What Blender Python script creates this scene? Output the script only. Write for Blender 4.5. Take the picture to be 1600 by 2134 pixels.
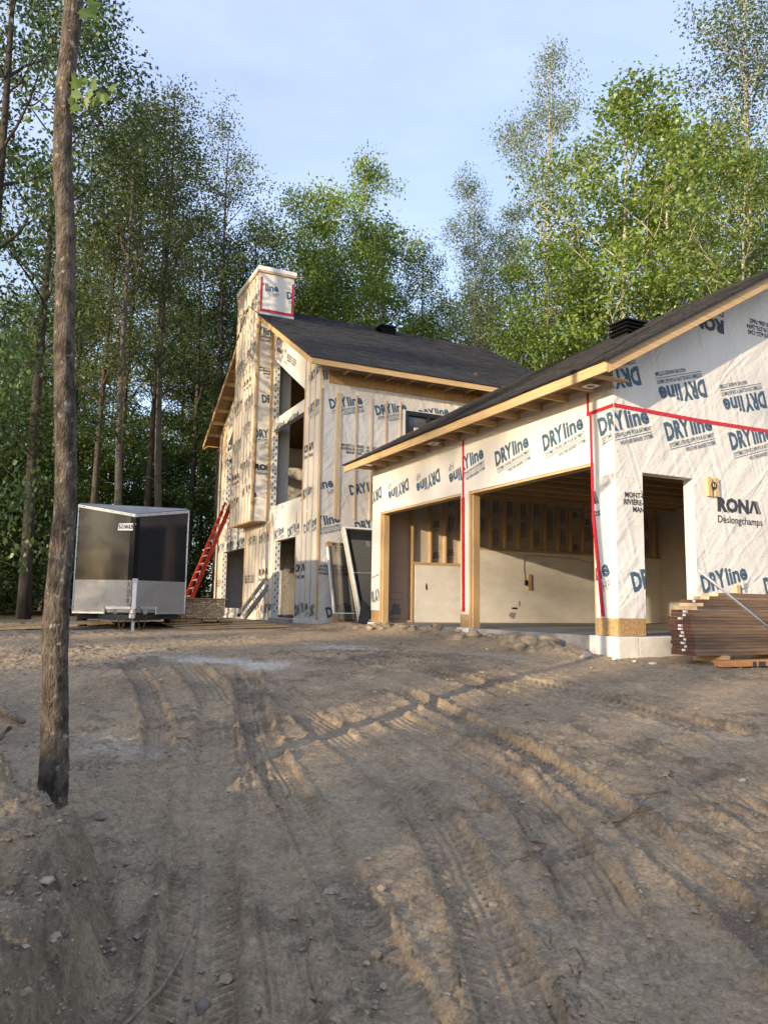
import bpy, bmesh, math, random
import numpy as np
from mathutils import Vector, Matrix
from mathutils.geometry import tessellate_polygon

for o in list(bpy.data.objects):
    bpy.data.objects.remove(o)
SC = bpy.context.scene
COL = SC.collection

# ------------------------------------------------------------------ camera
YAW, PITCH, ROLL = math.radians(25.779), math.radians(7.0227), math.radians(0.8348)
FW = (math.sin(YAW), math.cos(YAW)); RT = (math.cos(YAW), -math.sin(YAW))
_f = Vector((FW[0]*math.cos(PITCH), FW[1]*math.cos(PITCH), math.sin(PITCH)))
_r = Vector((RT[0], RT[1], 0)); _u = _r.cross(_f)
_r2 = _r*math.cos(ROLL) + _u*math.sin(ROLL); _u2 = _u*math.cos(ROLL) - _r*math.sin(ROLL)
cam_data = bpy.data.cameras.new('camera'); cam = bpy.data.objects.new('camera', cam_data); COL.objects.link(cam)
cam.matrix_world = Matrix(((_r2.x, _u2.x, -_f.x, 0), (_r2.y, _u2.y, -_f.y, 0), (_r2.z, _u2.z, -_f.z, 0), (0, 0, 0, 1)))
cam_data.sensor_fit = 'HORIZONTAL'; cam_data.sensor_width = 36.0; cam_data.lens = 36.0*1591.2/1600.0
cam_data.clip_start = 0.05; cam_data.clip_end = 2000
SC.camera = cam

# ------------------------------------------------------------------ sky, sun, exposure
SUN_DIR = Vector((1.0, 0.44, -0.213)).normalized()
SUN_EL = math.asin(-SUN_DIR.z)
world = bpy.data.worlds.new('World'); SC.world = world; world.use_nodes = True
wn, wl = world.node_tree.nodes, world.node_tree.links
wn.clear()
sky = wn.new('ShaderNodeTexSky'); sky.sky_type = 'NISHITA'; sky.sun_disc = False
sky.sun_elevation = SUN_EL; sky.sun_rotation = math.atan2(-SUN_DIR.x, -SUN_DIR.y)
sky.air_density = 1.0; sky.dust_density = 0.6; sky.ozone_density = 1.6
bg = wn.new('ShaderNodeBackground'); wo = wn.new('ShaderNodeOutputWorld')
tc = wn.new('ShaderNodeTexCoord'); mp = wn.new('ShaderNodeMapping'); mp.inputs['Scale'].default_value = (1.2, 1.2, 3.4)
nz = wn.new('ShaderNodeTexNoise'); nz.inputs['Scale'].default_value = 1.6; nz.inputs['Detail'].default_value = 6; nz.inputs['Roughness'].default_value = .55
rp = wn.new('ShaderNodeValToRGB'); rp.color_ramp.elements[0].position = .40; rp.color_ramp.elements[1].position = .78
rp.color_ramp.elements[0].color = (.55, .55, .55, 1); rp.color_ramp.elements[1].color = (.95, .95, .95, 1)
mx = wn.new('ShaderNodeMix'); mx.data_type = 'RGBA'; mx.blend_type = 'ADD'; mx.clamp_result = False; mx.inputs[7].default_value = (2.5, 2.62, 3.75, 1)
wl.new(tc.outputs['Generated'], mp.inputs['Vector']); wl.new(mp.outputs[0], nz.inputs['Vector']); wl.new(nz.outputs['Fac'], rp.inputs[0])
wl.new(rp.outputs[0], mx.inputs[0]); wl.new(sky.outputs[0], mx.inputs[6]); wl.new(mx.outputs[2], bg.inputs['Color'])
bg.inputs['Strength'].default_value = 0.14
wl.new(bg.outputs[0], wo.inputs[0])
sl = bpy.data.lights.new('sun', 'SUN'); sl.energy = 4.1; sl.angle = math.radians(0.55); sl.color = (1.0, .80, .56)
so = bpy.data.objects.new('sun', sl); COL.objects.link(so); so.location = (-30, -14, 12)
so.rotation_euler = SUN_DIR.to_track_quat('-Z', 'Y').to_euler()
SC.view_settings.view_transform = 'Standard'; SC.view_settings.look = 'None'
SC.view_settings.exposure = 0.86; SC.view_settings.gamma = 1.0
SC.cycles.use_denoising = True
SC.cycles.max_bounces = 8; SC.cycles.transparent_max_bounces = 6

# ------------------------------------------------------------------ materials
def nt(name):
    m = bpy.data.materials.new(name); m.use_nodes = True
    n, l = m.node_tree.nodes, m.node_tree.links
    return m, n, l, n['Principled BSDF']

def mat(name, c1, c2=None, scale=(6, 6, 6), detail=5, rough=.7, metal=0, bump=0, bscale=None, bdist=.01, island=0, lo=.35, hi=.65, spec=.4, objrand=0, coat=0):
    m, n, l, b = nt(name)
    c2 = c2 or tuple(x*.75 for x in c1)
    geo = n.new('ShaderNodeNewGeometry'); mpg = n.new('ShaderNodeMapping'); mpg.inputs['Scale'].default_value = scale
    l.new(geo.outputs['Position'], mpg.inputs['Vector'])
    no = n.new('ShaderNodeTexNoise'); no.inputs['Scale'].default_value = 1; no.inputs['Detail'].default_value = detail; no.inputs['Roughness'].default_value = .6
    l.new(mpg.outputs[0], no.inputs['Vector'])
    rm = n.new('ShaderNodeValToRGB'); rm.color_ramp.elements[0].position = lo; rm.color_ramp.elements[1].position = hi
    rm.color_ramp.elements[0].color = (*c1, 1); rm.color_ramp.elements[1].color = (*c2, 1)
    l.new(no.outputs['Fac'], rm.inputs[0]); out = rm.outputs[0]
    if island or objrand:
        hs = n.new('ShaderNodeHueSaturation'); ma = n.new('ShaderNodeMapRange'); k = island or objrand
        ma.inputs['To Min'].default_value = 1-k; ma.inputs['To Max'].default_value = 1+k
        if island: l.new(geo.outputs['Random Per Island'], ma.inputs['Value'])
        else:
            oi = n.new('ShaderNodeObjectInfo'); l.new(oi.outputs['Random'], ma.inputs['Value'])
        l.new(ma.outputs[0], hs.inputs['Value']); l.new(out, hs.inputs['Color']); out = hs.outputs[0]
    l.new(out, b.inputs['Base Color'])
    b.inputs['Roughness'].default_value = rough; b.inputs['Metallic'].default_value = metal
    b.inputs['Specular IOR Level'].default_value = spec; b.inputs['Coat Weight'].default_value = coat
    if bump:
        mp2 = n.new('ShaderNodeMapping'); mp2.inputs['Scale'].default_value = bscale or scale
        l.new(geo.outputs['Position'], mp2.inputs['Vector'])
        n2 = n.new('ShaderNodeTexNoise'); n2.inputs['Scale'].default_value = 1; n2.inputs['Detail'].default_value = 6
        l.new(mp2.outputs[0], n2.inputs['Vector'])
        bp = n.new('ShaderNodeBump'); bp.inputs['Strength'].default_value = bump; bp.inputs['Distance'].default_value = bdist
        l.new(n2.outputs['Fac'], bp.inputs['Height']); l.new(bp.outputs[0], b.inputs['Normal'])
    return m

M = {}
PINE, PINE2 = (.56, .39, .20), (.42, .27, .12)
M['wood_z'] = mat('pine_upright', PINE, PINE2, (45, 45, 2.5), rough=.75, bump=.3, objrand=.16)
M['strap'] = mat('pale_strapping', (.64, .50, .31), (.52, .38, .21), (45, 45, 2.5), rough=.75, bump=.3, objrand=.14)
M['wood_x'] = mat('pine_along_x', PINE, PINE2, (2.5, 45, 45), rough=.75, bump=.3, objrand=.16)
M['wood_y'] = mat('pine_along_y', PINE, PINE2, (45, 2.5, 45), rough=.75, bump=.3, objrand=.16)
M['ply'] = mat('plywood', (.36, .22, .11), (.26, .15, .075), (3, 30, 12), rough=.85, bump=.2, objrand=.12)
M['osb'] = mat('osb', (.50, .33, .15), (.30, .18, .075), (38, 38, 38), detail=3, rough=.8, bump=.4, objrand=.12)
M['brown_board'] = mat('brown_stained_board', (.20, .125, .072), (.115, .070, .040), (2.0, 30, 30), rough=.6, bump=.25, objrand=.3)
M['board_end'] = mat('board_end_grain', (.66, .48, .28), (.48, .33, .18), (50, 50, 50), rough=.85, objrand=.32)
M['brown_end'] = mat('brown_end_grain', (.13, .062, .042), (.085, .04, .026), (50, 50, 50), rough=.8, objrand=.25)
M['navy'] = mat('navy_print', (.045, .090, .14), (.058, .105, .155), rough=.6)
M['blackprint'] = mat('black_print', (.03, .03, .042), (.045, .045, .058), rough=.6)
M['lightprint'] = mat('grey_print', (.16, .17, .18), (.2, .2, .2), rough=.6)
M['red_tape'] = mat('red_tape', (.58, .012, .022), (.40, .008, .014), (25, 25, 25), rough=.35, bump=.4, bdist=.004)
M['tape_dot'] = mat('tape_print', (.05, .004, .006), (.06, .005, .007), rough=.5)
M['foam'] = mat('white_foam_block', (.74, .71, .64), (.62, .58, .49), (5, 5, 5), rough=.8, bump=.5, bscale=(25, 25, 25), bdist=.01)
M['concrete'] = mat('concrete_slab', (.29, .28, .255), (.21, .20, .18), (3, 3, 3), rough=.8, bump=.3, bscale=(40, 40, 40), bdist=.004)
M['insul'] = mat('foil_board', (.50, .45, .39), (.43, .385, .33), (1.2, 1.2, 1.2), rough=.55, bump=.15)
M['beige'] = mat('beige_panel', (.50, .36, .28), (.44, .31, .24), (2, 2, 2), rough=.7)
M['dark_wall'] = mat('unlit_board', (.17, .15, .13), (.12, .10, .085), (1.5, 1.5, 1.5), rough=.7)  # pale board toned down, the dim interior is put into its colour
M['dark_wood'] = mat('shaded_stud', (.22, .14, .07), (.15, .09, .045), (45, 45, 2.5), rough=.8)  # new pine darkened, indoor shade painted into the studs
M['dark_in'] = mat('dark_interior', (.12, .085, .055), (.07, .05, .035), (3, 3, 8), rough=.9)  # gloom of the closed rooms put into the surface colour
M['shingle'] = mat('shingle', (.026, .027, .031), (.052, .052, .056), (9, 9, 9), rough=.9, bump=.6, bscale=(160, 160, 160), bdist=.003, island=.30, spec=.25)
M['black_metal'] = mat('black_metal', (.012, .012, .013), (.02, .02, .02), rough=.45)
M['membrane'] = mat('black_edge', (.012, .012, .013), (.02, .02, .02), rough=.7)
M['flash'] = mat('blue_grey_flashing', (.38, .46, .50), (.30, .38, .42), rough=.5)
M['white_trim'] = mat('white_painted', (.76, .76, .74), (.68, .67, .64), (5, 5, 5), rough=.5, bump=.08)
M['door_black'] = mat('black_frame', (.016, .016, .017), (.022, .022, .022), rough=.4)
M['alu'] = mat('aluminium', (.56, .56, .545), (.46, .46, .45), (8, 8, 40), rough=.42, metal=.7, bump=.05)
M['steel'] = mat('galvanised_steel', (.55, .55, .54), (.42, .42, .42), (30, 30, 30), rough=.4, metal=.8)
M['red_ladder'] = mat('red_ladder', (.62, .050, .022), (.50, .035, .016), (8, 8, 8), rough=.45, objrand=.08)
M['darkred'] = mat('dark_red_ladder', (.36, .015, .02), (.26, .012, .015), rough=.5)
M['rubber'] = mat('tyre_rubber', (.014, .014, .014), (.025, .024, .022), (20, 20, 20), rough=.85, bump=.3)
M['sticker'] = mat('white_sticker', (.78, .78, .76), (.70, .70, .68), rough=.5)
M['rust'] = mat('rusty_chain', (.16, .085, .045), (.09, .05, .03), (60, 60, 60), rough=.8, metal=.4)
M['stone'] = mat('grey_stone', (.26, .22, .17), (.17, .14, .105), (14, 14, 14), rough=.9, bump=.6, bdist=.01, objrand=.25)
M['stone_pale'] = mat('pale_stone', (.42, .39, .34), (.32, .29, .25), (20, 20, 20), rough=.9, bump=.6, bdist=.01)
M['white_debris'] = mat('white_debris', (.72, .70, .66), (.58, .55, .50), (20, 20, 20), rough=.7, objrand=.1)
M['stick'] = mat('dry_stick', (.24, .175, .115), (.11, .08, .05), (30, 30, 30), rough=.9, bump=.4, objrand=.25)
M['orange_wood'] = mat('orange_brown_beam', (.42, .21, .085), (.33, .155, .06), (3, 30, 30), rough=.7, bump=.2)
M['clod'] = mat('dirt_clod', (.37, .29, .20), (.26, .205, .14), (12, 12, 12), rough=.98, bump=.9, bscale=(45, 45, 45), bdist=.015, island=.2, spec=.15)
M['bark_grey'] = mat('bark_grey', (.135, .118, .10), (.075, .066, .056), (9, 9, 3), rough=.95, bump=.8, bscale=(28, 28, 6), bdist=.02, spec=.2, objrand=.15)
M['bark_dark'] = mat('bark_dark', (.075, .062, .05), (.04, .033, .027), (9, 9, 3), rough=.95, bump=.8, bscale=(28, 28, 6), bdist=.02, spec=.2, objrand=.2)
M['bark_pale'] = mat('bark_pale', (.42, .385, .31), (.20, .18, .145), (7, 7, 9), rough=.9, bump=.5, bscale=(20, 20, 12), bdist=.015, spec=.2, objrand=.12, lo=.45, hi=.72)
M['black_panel'] = mat('glossy_black_panel', (.020, .021, .023), (.026, .027, .028), (2, 2, 2), rough=.07, spec=.3, bump=.02, bscale=(1.8, 1.8, 1.2), bdist=.08)

def m_wrap(name, ax):
    m, n, l, b = nt(name)
    geo = n.new('ShaderNodeNewGeometry')
    def noise(scale, rot, detail, dist=0):
        mpn = n.new('ShaderNodeMapping'); mpn.vector_type = 'TEXTURE'; mpn.inputs['Scale'].default_value = tuple(1/q_ for q_ in scale); mpn.inputs['Rotation'].default_value = rot
        l.new(geo.outputs['Position'], mpn.inputs['Vector'])
        t = n.new('ShaderNodeTexNoise'); t.inputs['Scale'].default_value = 1; t.inputs['Detail'].default_value = detail; t.inputs['Distortion'].default_value = dist
        l.new(mpn.outputs[0], t.inputs['Vector']); return t.outputs['Fac']
    r1 = (0, .75, 0) if ax == 'y' else (-.6, 0, 0); r2 = (0, -.3, 0) if ax == 'y' else (.25, 0, 0)
    s1 = (3.4, 3.4, .8) if ax == 'y' else (3.4, 3.4, .9)
    a = noise(s1, r1, 3, .5); c = noise((2.6, 2.6, .55), r2, 2, .8); d = noise((1.3, 1.3, 1.3), (0, 0, 0), 2)
    def math_(op, x, y):
        q = n.new('ShaderNodeMath'); q.operation = op
        for i, v in enumerate((x, y)):
            if isinstance(v, (int, float)): q.inputs[i].default_value = v
            else: l.new(v, q.inputs[i])
        return q.outputs[0]
    # ridged creases gated by a broad mask
    ra = math_('ABSOLUTE', math_('SUBTRACT', a, .5), 0); rc = math_('ABSOLUTE', math_('SUBTRACT', c, .5), 0)
    h = math_('ADD', math_('MULTIPLY', math_('SUBTRACT', .25, ra), d), math_('MULTIPLY', math_('SUBTRACT', .25, rc), .45))
    bp = n.new('ShaderNodeBump'); bp.inputs['Strength'].default_value = .8; bp.inputs['Distance'].default_value = .13 if ax == 'y' else .035
    l.new(h, bp.inputs['Height']); l.new(bp.outputs[0], b.inputs['Normal'])
    st = noise((1.6, 1.6, .7), (0, 0, 0), 5)
    rm = n.new('ShaderNodeValToRGB'); rm.color_ramp.elements[0].position = .3; rm.color_ramp.elements[1].position = .75
    rm.color_ramp.elements[0].color = (.67, .64, .585, 1); rm.color_ramp.elements[1].color = (.59, .56, .50, 1)
    l.new(st, rm.inputs[0]); l.new(rm.outputs[0], b.inputs['Base Color'])
    b.inputs['Roughness'].default_value = .5; b.inputs['Specular IOR Level'].default_value = .3
    return m
M['wrap_x'] = m_wrap('house_wrap_front', 'x'); M['wrap_y'] = m_wrap('house_wrap_side', 'y')

def m_icf():
    m = mat('grey_foam_wall', (.70, .665, .60), (.60, .565, .50), (2, 2, 4), rough=.75)
    n, l = m.node_tree.nodes, m.node_tree.links; b = n['Principled BSDF']
    geo = n.new('ShaderNodeNewGeometry'); w = n.new('ShaderNodeTexWave'); w.wave_type = 'BANDS'; w.bands_direction = 'X'
    w.inputs['Scale'].default_value = 6.0; w.inputs['Distortion'].default_value = .25
    l.new(geo.outputs['Position'], w.inputs['Vector'])
    bp = n.new('ShaderNodeBump'); bp.inputs['Strength'].default_value = .3; bp.inputs['Distance'].default_value = .004
    l.new(w.outputs['Fac'], bp.inputs['Height']); l.new(bp.outputs[0], b.inputs['Normal'])
    return m
M['icf'] = m_icf()

def m_diamond():
    m = mat('diamond_plate', (.36, .345, .32), (.30, .29, .27), (3, 3, 3), rough=.5, metal=.45)
    n, l = m.node_tree.nodes, m.node_tree.links; b = n['Principled BSDF']
    tcn = n.new('ShaderNodeTexCoord'); mpn = n.new('ShaderNodeMapping'); mpn.inputs['Rotation'].default_value = (0, .785, 0); mpn.inputs['Scale'].default_value = (26, 0, 26)
    l.new(tcn.outputs['Object'], mpn.inputs['Vector'])
    c = n.new('ShaderNodeTexChecker'); c.inputs['Scale'].default_value = 1.0; c.inputs['Color1'].default_value = (1, 1, 1, 1); c.inputs['Color2'].default_value = (0, 0, 0, 1)
    l.new(mpn.outputs[0], c.inputs['Vector'])
    bp = n.new('ShaderNodeBump'); bp.inputs['Strength'].default_value = .7; bp.inputs['Distance'].default_value = .004
    l.new(c.outputs['Fac'], bp.inputs['Height']); l.new(bp.outputs[0], b.inputs['Normal'])
    return m
M['diamond'] = m_diamond()
M['roof_metal'] = mat('roof_sheet', (.20, .225, .25), (.16, .18, .20), rough=.6)
M['trim_grey'] = mat('dull_white_trim', (.55, .54, .52), (.47, .46, .44), rough=.55)
M['nose_black'] = mat('nose_black', (.008, .008, .009), (.010, .010, .010), rough=.6, spec=.12)
M['nose_plate'] = mat('nose_tread_plate', (.22, .215, .205), (.10, .10, .095), (34, 34, 34), detail=1, rough=.45, metal=.5, bump=.6, bscale=(34, 34, 34), bdist=.01, lo=.45, hi=.55)

def m_glass(name, col, rough=.05):
    m, n, l, b = nt(name)
    b.inputs['Base Color'].default_value = (*col, 1); b.inputs['Roughness'].default_value = rough
    b.inputs['Specular IOR Level'].default_value = .7
    return m
M['glass'] = m_glass('dark_glass', (.10, .10, .095), .08)

def m_film():
    m, n, l, b = nt('clear_plastic_film')
    tr = n.new('ShaderNodeBsdfTransparent'); tr.inputs['Color'].default_value = (.80, .79, .76, 1)
    gl = n.new('ShaderNodeBsdfGlossy'); gl.inputs['Roughness'].default_value = .15; gl.inputs['Color'].default_value = (.85, .85, .85, 1)
    mxs = n.new('ShaderNodeMixShader'); mxs.inputs[0].default_value = .22
    l.new(tr.outputs[0], mxs.inputs[1]); l.new(gl.outputs[0], mxs.inputs[2]); l.new(mxs.outputs[0], n['Material Output'].inputs[0])
    return m
M['film'] = m_film()

def m_leaf(name, c1, c2, trans, k=.35):
    m, n, l, b = nt(name); n.remove(b)
    geo = n.new('ShaderNodeNewGeometry'); oi = n.new('ShaderNodeObjectInfo')
    rm = n.new('ShaderNodeValToRGB'); rm.color_ramp.elements[0].color = (*c1, 1); rm.color_ramp.elements[1].color = (*c2, 1)
    l.new(geo.outputs['Random Per Island'], rm.inputs[0])
    hs = n.new('ShaderNodeHueSaturation'); ma = n.new('ShaderNodeMapRange'); ma.inputs['To Min'].default_value = .82; ma.inputs['To Max'].default_value = 1.2
    l.new(oi.outputs['Random'], ma.inputs['Value']); l.new(ma.outputs[0], hs.inputs['Value']); l.new(rm.outputs[0], hs.inputs['Color'])
    df = n.new('ShaderNodeBsdfDiffuse'); tl = n.new('ShaderNodeBsdfTranslucent'); gl = n.new('ShaderNodeBsdfGlossy'); gl.inputs['Roughness'].default_value = .45
    hs2 = n.new('ShaderNodeHueSaturation'); hs2.inputs['Value'].default_value = trans; hs2.inputs['Hue'].default_value = .485; l.new(hs.outputs[0], hs2.inputs['Color'])
    l.new(hs.outputs[0], df.inputs['Color']); l.new(hs2.outputs[0], tl.inputs['Color']); gl.inputs['Color'].default_value = (.5, .52, .5, 1)
    m1 = n.new('ShaderNodeMixShader'); m1.inputs[0].default_value = k; l.new(df.outputs[0], m1.inputs[1]); l.new(tl.outputs[0], m1.inputs[2])
    m2 = n.new('ShaderNodeMixShader'); m2.inputs[0].default_value = .06; l.new(m1.outputs[0], m2.inputs[1]); l.new(gl.outputs[0], m2.inputs[2])
    l.new(m2.outputs[0], n['Material Output'].inputs[0])
    return m
M['leaf_maple'] = m_leaf('leaf_maple', (.065, .12, .018), (.15, .22, .035), 1.7)
M['leaf_aspen'] = m_leaf('leaf_aspen', (.10, .145, .062), (.21, .26, .13), 1.3)
M['leaf_dark'] = m_leaf('leaf_dark', (.030, .062, .016), (.075, .125, .028), 1.7)
M['leaf_front'] = m_leaf('leaf_front', (.07, .13, .02), (.13, .20, .03), 1.9, .5)
M['leaf_olive'] = m_leaf('leaf_olive', (.055, .09, .025), (.125, .155, .05), 1.5)
M['leaf_bright'] = m_leaf('leaf_bright', (.105, .185, .028), (.23, .30, .06), 1.6)

def m_ground():
    m, n, l, b = nt('muddy_ground')
    geo = n.new('ShaderNodeNewGeometry')
    def noise(s, d, dist=0, rough=.6):
        t = n.new('ShaderNodeTexNoise'); t.inputs['Scale'].default_value = s; t.inputs['Detail'].default_value = d; t.inputs['Distortion'].default_value = dist; t.inputs['Roughness'].default_value = rough
        l.new(geo.outputs['Position'], t.inputs['Vector']); return t.outputs['Fac']
    def ramp(x, p0, c0, p1, c1):
        r = n.new('ShaderNodeValToRGB'); r.color_ramp.elements[0].position = p0; r.color_ramp.elements[1].position = p1
        r.color_ramp.elements[0].color = (*c0, 1); r.color_ramp.elements[1].color = (*c1, 1); l.new(x, r.inputs[0]); return r.outputs[0]
    def mixc(f, a, c, mode='MIX'):
        q = n.new('ShaderNodeMix'); q.data_type = 'RGBA'; q.blend_type = mode
        if isinstance(f, float): q.inputs[0].default_value = f
        else: l.new(f, q.inputs[0])
        l.new(a, q.inputs[6]); l.new(c, q.inputs[7]); return q.outputs[2]
    big = ramp(noise(.55, 5, .6), .35, (.375, .294, .192), .68, (.315, .258, .182))
    mid = ramp(noise(3.2, 7, .4, .7), .30, (.225, .168, .108), .72, (.43, .34, .222))
    col = mixc(.5, big, mid)
    at = n.new('ShaderNodeAttribute'); at.attribute_name = 'mix'
    sep = n.new('ShaderNodeSeparateColor'); l.new(at.outputs['Color'], sep.inputs[0])
    dust = ramp(noise(9, 4), .2, (.42, .39, .34), .8, (.56, .53, .47))
    col = mixc(sep.outputs[0], col, dust)
    damp_shade = ramp(noise(14, 5), .2, (.14, .112, .08), .8, (.215, .175, .125))  # wet soil tone, also used as painted shade in cracks and bank face
    col = mixc(sep.outputs[1], col, damp_shade)
    litter = ramp(noise(7, 6, 0, .8), .35, (.035, .040, .014), .75, (.12, .085, .035))
    col = mixc(sep.outputs[2], col, litter)
    fine = ramp(noise(60, 5, 0, .8), .34, (.70, .68, .65), .68, (1.42, 1.39, 1.35))
    col = mixc(.9, col, fine, 'MULTIPLY')
    fin2 = ramp(noise(16, 5, .5, .75), .34, (.74, .72, .69), .66, (1.34, 1.32, 1.29))
    col = mixc(.85, col, fin2, 'MULTIPLY')
    spk = ramp(noise(130, 2), .70, (0, 0, 0), .80, (1, 1, 1))
    sp2 = n.new('ShaderNodeRGB'); sp2.outputs[0].default_value = (.42, .38, .33, 1)
    col = mixc(spk, col, sp2.outputs[0])
    l.new(col, b.inputs['Base Color']); b.inputs['Roughness'].default_value = .93; b.inputs['Specular IOR Level'].default_value = .2
    b1 = n.new('ShaderNodeBump'); b1.inputs['Strength'].default_value = 1.0; b1.inputs['Distance'].default_value = .018; l.new(noise(38, 6, 0, .7), b1.inputs['Height'])
    b2 = n.new('ShaderNodeBump'); b2.inputs['Strength'].default_value = .6; b2.inputs['Distance'].default_value = .004; l.new(noise(170, 3), b2.inputs['Height']); l.new(b1.outputs[0], b2.inputs['Normal'])
    l.new(b2.outputs[0], b.inputs['Normal'])
    return m
M['ground'] = m_ground()

# ------------------------------------------------------------------ mesh helpers
class MB:
    def __init__(s): s.v = []; s.f = []
    def add(s, v, f):
        k = len(s.v); s.v += [tuple(p) for p in v]; s.f += [tuple(i+k for i in q) for q in f]; return s
    def box(s, a, b):
        x0, y0, z0 = a; x1, y1, z1 = b
        return s.add([(x0, y0, z0), (x1, y0, z0), (x1, y1, z0), (x0, y1, z0), (x0, y0, z1), (x1, y0, z1), (x1, y1, z1), (x0, y1, z1)],
                     [(0, 3, 2, 1), (4, 5, 6, 7), (0, 1, 5, 4), (1, 2, 6, 5), (2, 3, 7, 6), (3, 0, 4, 7)])
    def bar(s, p, q, w, h, up=(0, 0, 1)):
        p, q = Vector(p), Vector(q); d = (q-p).normalized(); up = Vector(up); sd = d.cross(up).normalized()*(w/2); u = sd.cross(d).normalized()*(h/2)
        vs = [p-sd-u, p+sd-u, p+sd+u, p-sd+u, q-sd-u, q+sd-u, q+sd+u, q-sd+u]
        return s.add(vs, [(0, 1, 2, 3), (7, 6, 5, 4), (0, 4, 5, 1), (1, 5, 6, 2), (2, 6, 7, 3), (3, 7, 4, 0)])
    def tube(s, pts, rad, n=8, cap=True):
        pts = [Vector(p) for p in pts]; k = len(s.v); ref = Vector((.3, .9, .2))
        for i, p in enumerate(pts):
            d = (pts[min(i+1, len(pts)-1)]-pts[max(i-1, 0)]).normalized()
            if abs(d.dot(ref)) > .95: ref = Vector((.9, -.3, .1))
            a = d.cross(ref).normalized(); c = d.cross(a)
            r = rad[i] if hasattr(rad, '__len__') else rad
            for j in range(n):
                t = 2*math.pi*j/n; s.v.append(tuple(p+a*math.cos(t)*r+c*math.sin(t)*r))
        for i in range(len(pts)-1):
            for j in range(n):
                a0 = k+i*n+j; a1 = k+i*n+(j+1) % n; s.f.append((a0, a1, a1+n, a0+n))
        if cap:
            s.f.append(tuple(k+j for j in range(n))[::-1]); s.f.append(tuple(k+(len(pts)-1)*n+j for j in range(n)))
        return s
    def prism(s, loops, fmap, depth):
        """polygon with holes in (u,z); fmap(u,z,w) -> xyz, w = 0 outer face, depth inner"""
        flat = [p for lp in loops for p in lp]
        tris = tessellate_polygon([[Vector((p[0], p[1], 0)) for p in lp] for lp in loops])
        k = len(s.v); N = len(flat)
        s.v += [tuple(fmap(u, z, 0)) for u, z in flat] + [tuple(fmap(u, z, depth)) for u, z in flat]
        for t in tris:
            s.f.append(tuple(k+i for i in t)); s.f.append(tuple(k+N+i for i in t[::-1]))
        o = 0
        for lp in loops:
            m = len(lp)
            for i in range(m):
                a, c = o+i, o+(i+1) % m; s.f.append((k+a, k+c, k+N+c, k+N+a))
            o += m
        return s
    def mesh(s, name, m, smooth=False):
        me = bpy.data.meshes.new(name); me.from_pydata(s.v, [], s.f)
        bm = bmesh.new(); bm.from_mesh(me); bmesh.ops.recalc_face_normals(bm, faces=bm.faces); bm.to_mesh(me); bm.free()
        for mm in (m if isinstance(m, (list, tuple)) else [m]): me.materials.append(mm)
        if smooth: me.polygons.foreach_set('use_smooth', [True]*len(me.polygons))
        return me
    def build(s, name, m, parent=None, smooth=False, bevel=0):
        o = bpy.data.objects.new(name, s.mesh(name, m, smooth)); COL.objects.link(o)
        if parent: o.parent = parent
        if bevel:
            bm = bmesh.new(); bm.from_mesh(o.data); bmesh.ops.bevel(bm, geom=bm.edges[:], offset=bevel, segments=1, affect='EDGES'); bm.to_mesh(o.data); bm.free()
        return o

def box(name, a, b, m, parent=None, bevel=0):
    return MB().box(a, b).build(name, m, parent, bevel=bevel)

def tag(o, label=None, cat=None, group=None, kind=None):
    if label: o['label'] = label
    if cat: o['category'] = cat
    if group: o['group'] = group
    if kind or cat: o['kind'] = kind or 'thing'
    return o

def empty(name, loc=(0, 0, 0), rz=0):
    o = bpy.data.objects.new(name, None); COL.objects.link(o); o.location = loc; o.rotation_euler = (0, 0, rz); o.empty_display_size = .2
    return o

def copy_tree(o, parent=None):
    c = o.copy(); COL.objects.link(c); c.parent = parent
    for ch in list(o.children): copy_tree(ch, c)
    return c

def at(r, d): return (FW[0]*d+RT[0]*r, FW[1]*d+RT[1]*r)

# ------------------------------------------------------------------ noise
def vnoise(x, y, seed=0):
    def h(i, j):
        n = (i.astype(np.int64)*374761393 + j.astype(np.int64)*668265263 + seed*974711) & 0xFFFFFFFF
        n = ((n ^ (n >> 13))*1274126177) & 0xFFFFFFFF
        return ((n ^ (n >> 16)) & 0xFFFF)/65535.0
    xi = np.floor(x); yi = np.floor(y); fx = x-xi; fy = y-yi
    fx = fx*fx*fx*(fx*(fx*6-15)+10); fy = fy*fy*fy*(fy*(fy*6-15)+10)
    a = h(xi, yi); b = h(xi+1, yi); c = h(xi, yi+1); d = h(xi+1, yi+1)
    return (a*(1-fx)+b*fx)*(1-fy)+(c*(1-fx)+d*fx)*fy - .5
def fbm(x, y, o, seed=0, gain=.5):
    t = 0; a = 1; f = 1
    for k in range(o):
        t = t+a*vnoise(x*f+k*17.3, y*f-k*9.1, seed+k); a *= gain; f *= 2.03
    return t
def sstep(a, b, x):
    t = np.clip((x-a)/(b-a), 0, 1); return t*t*(3-2*t)

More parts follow.
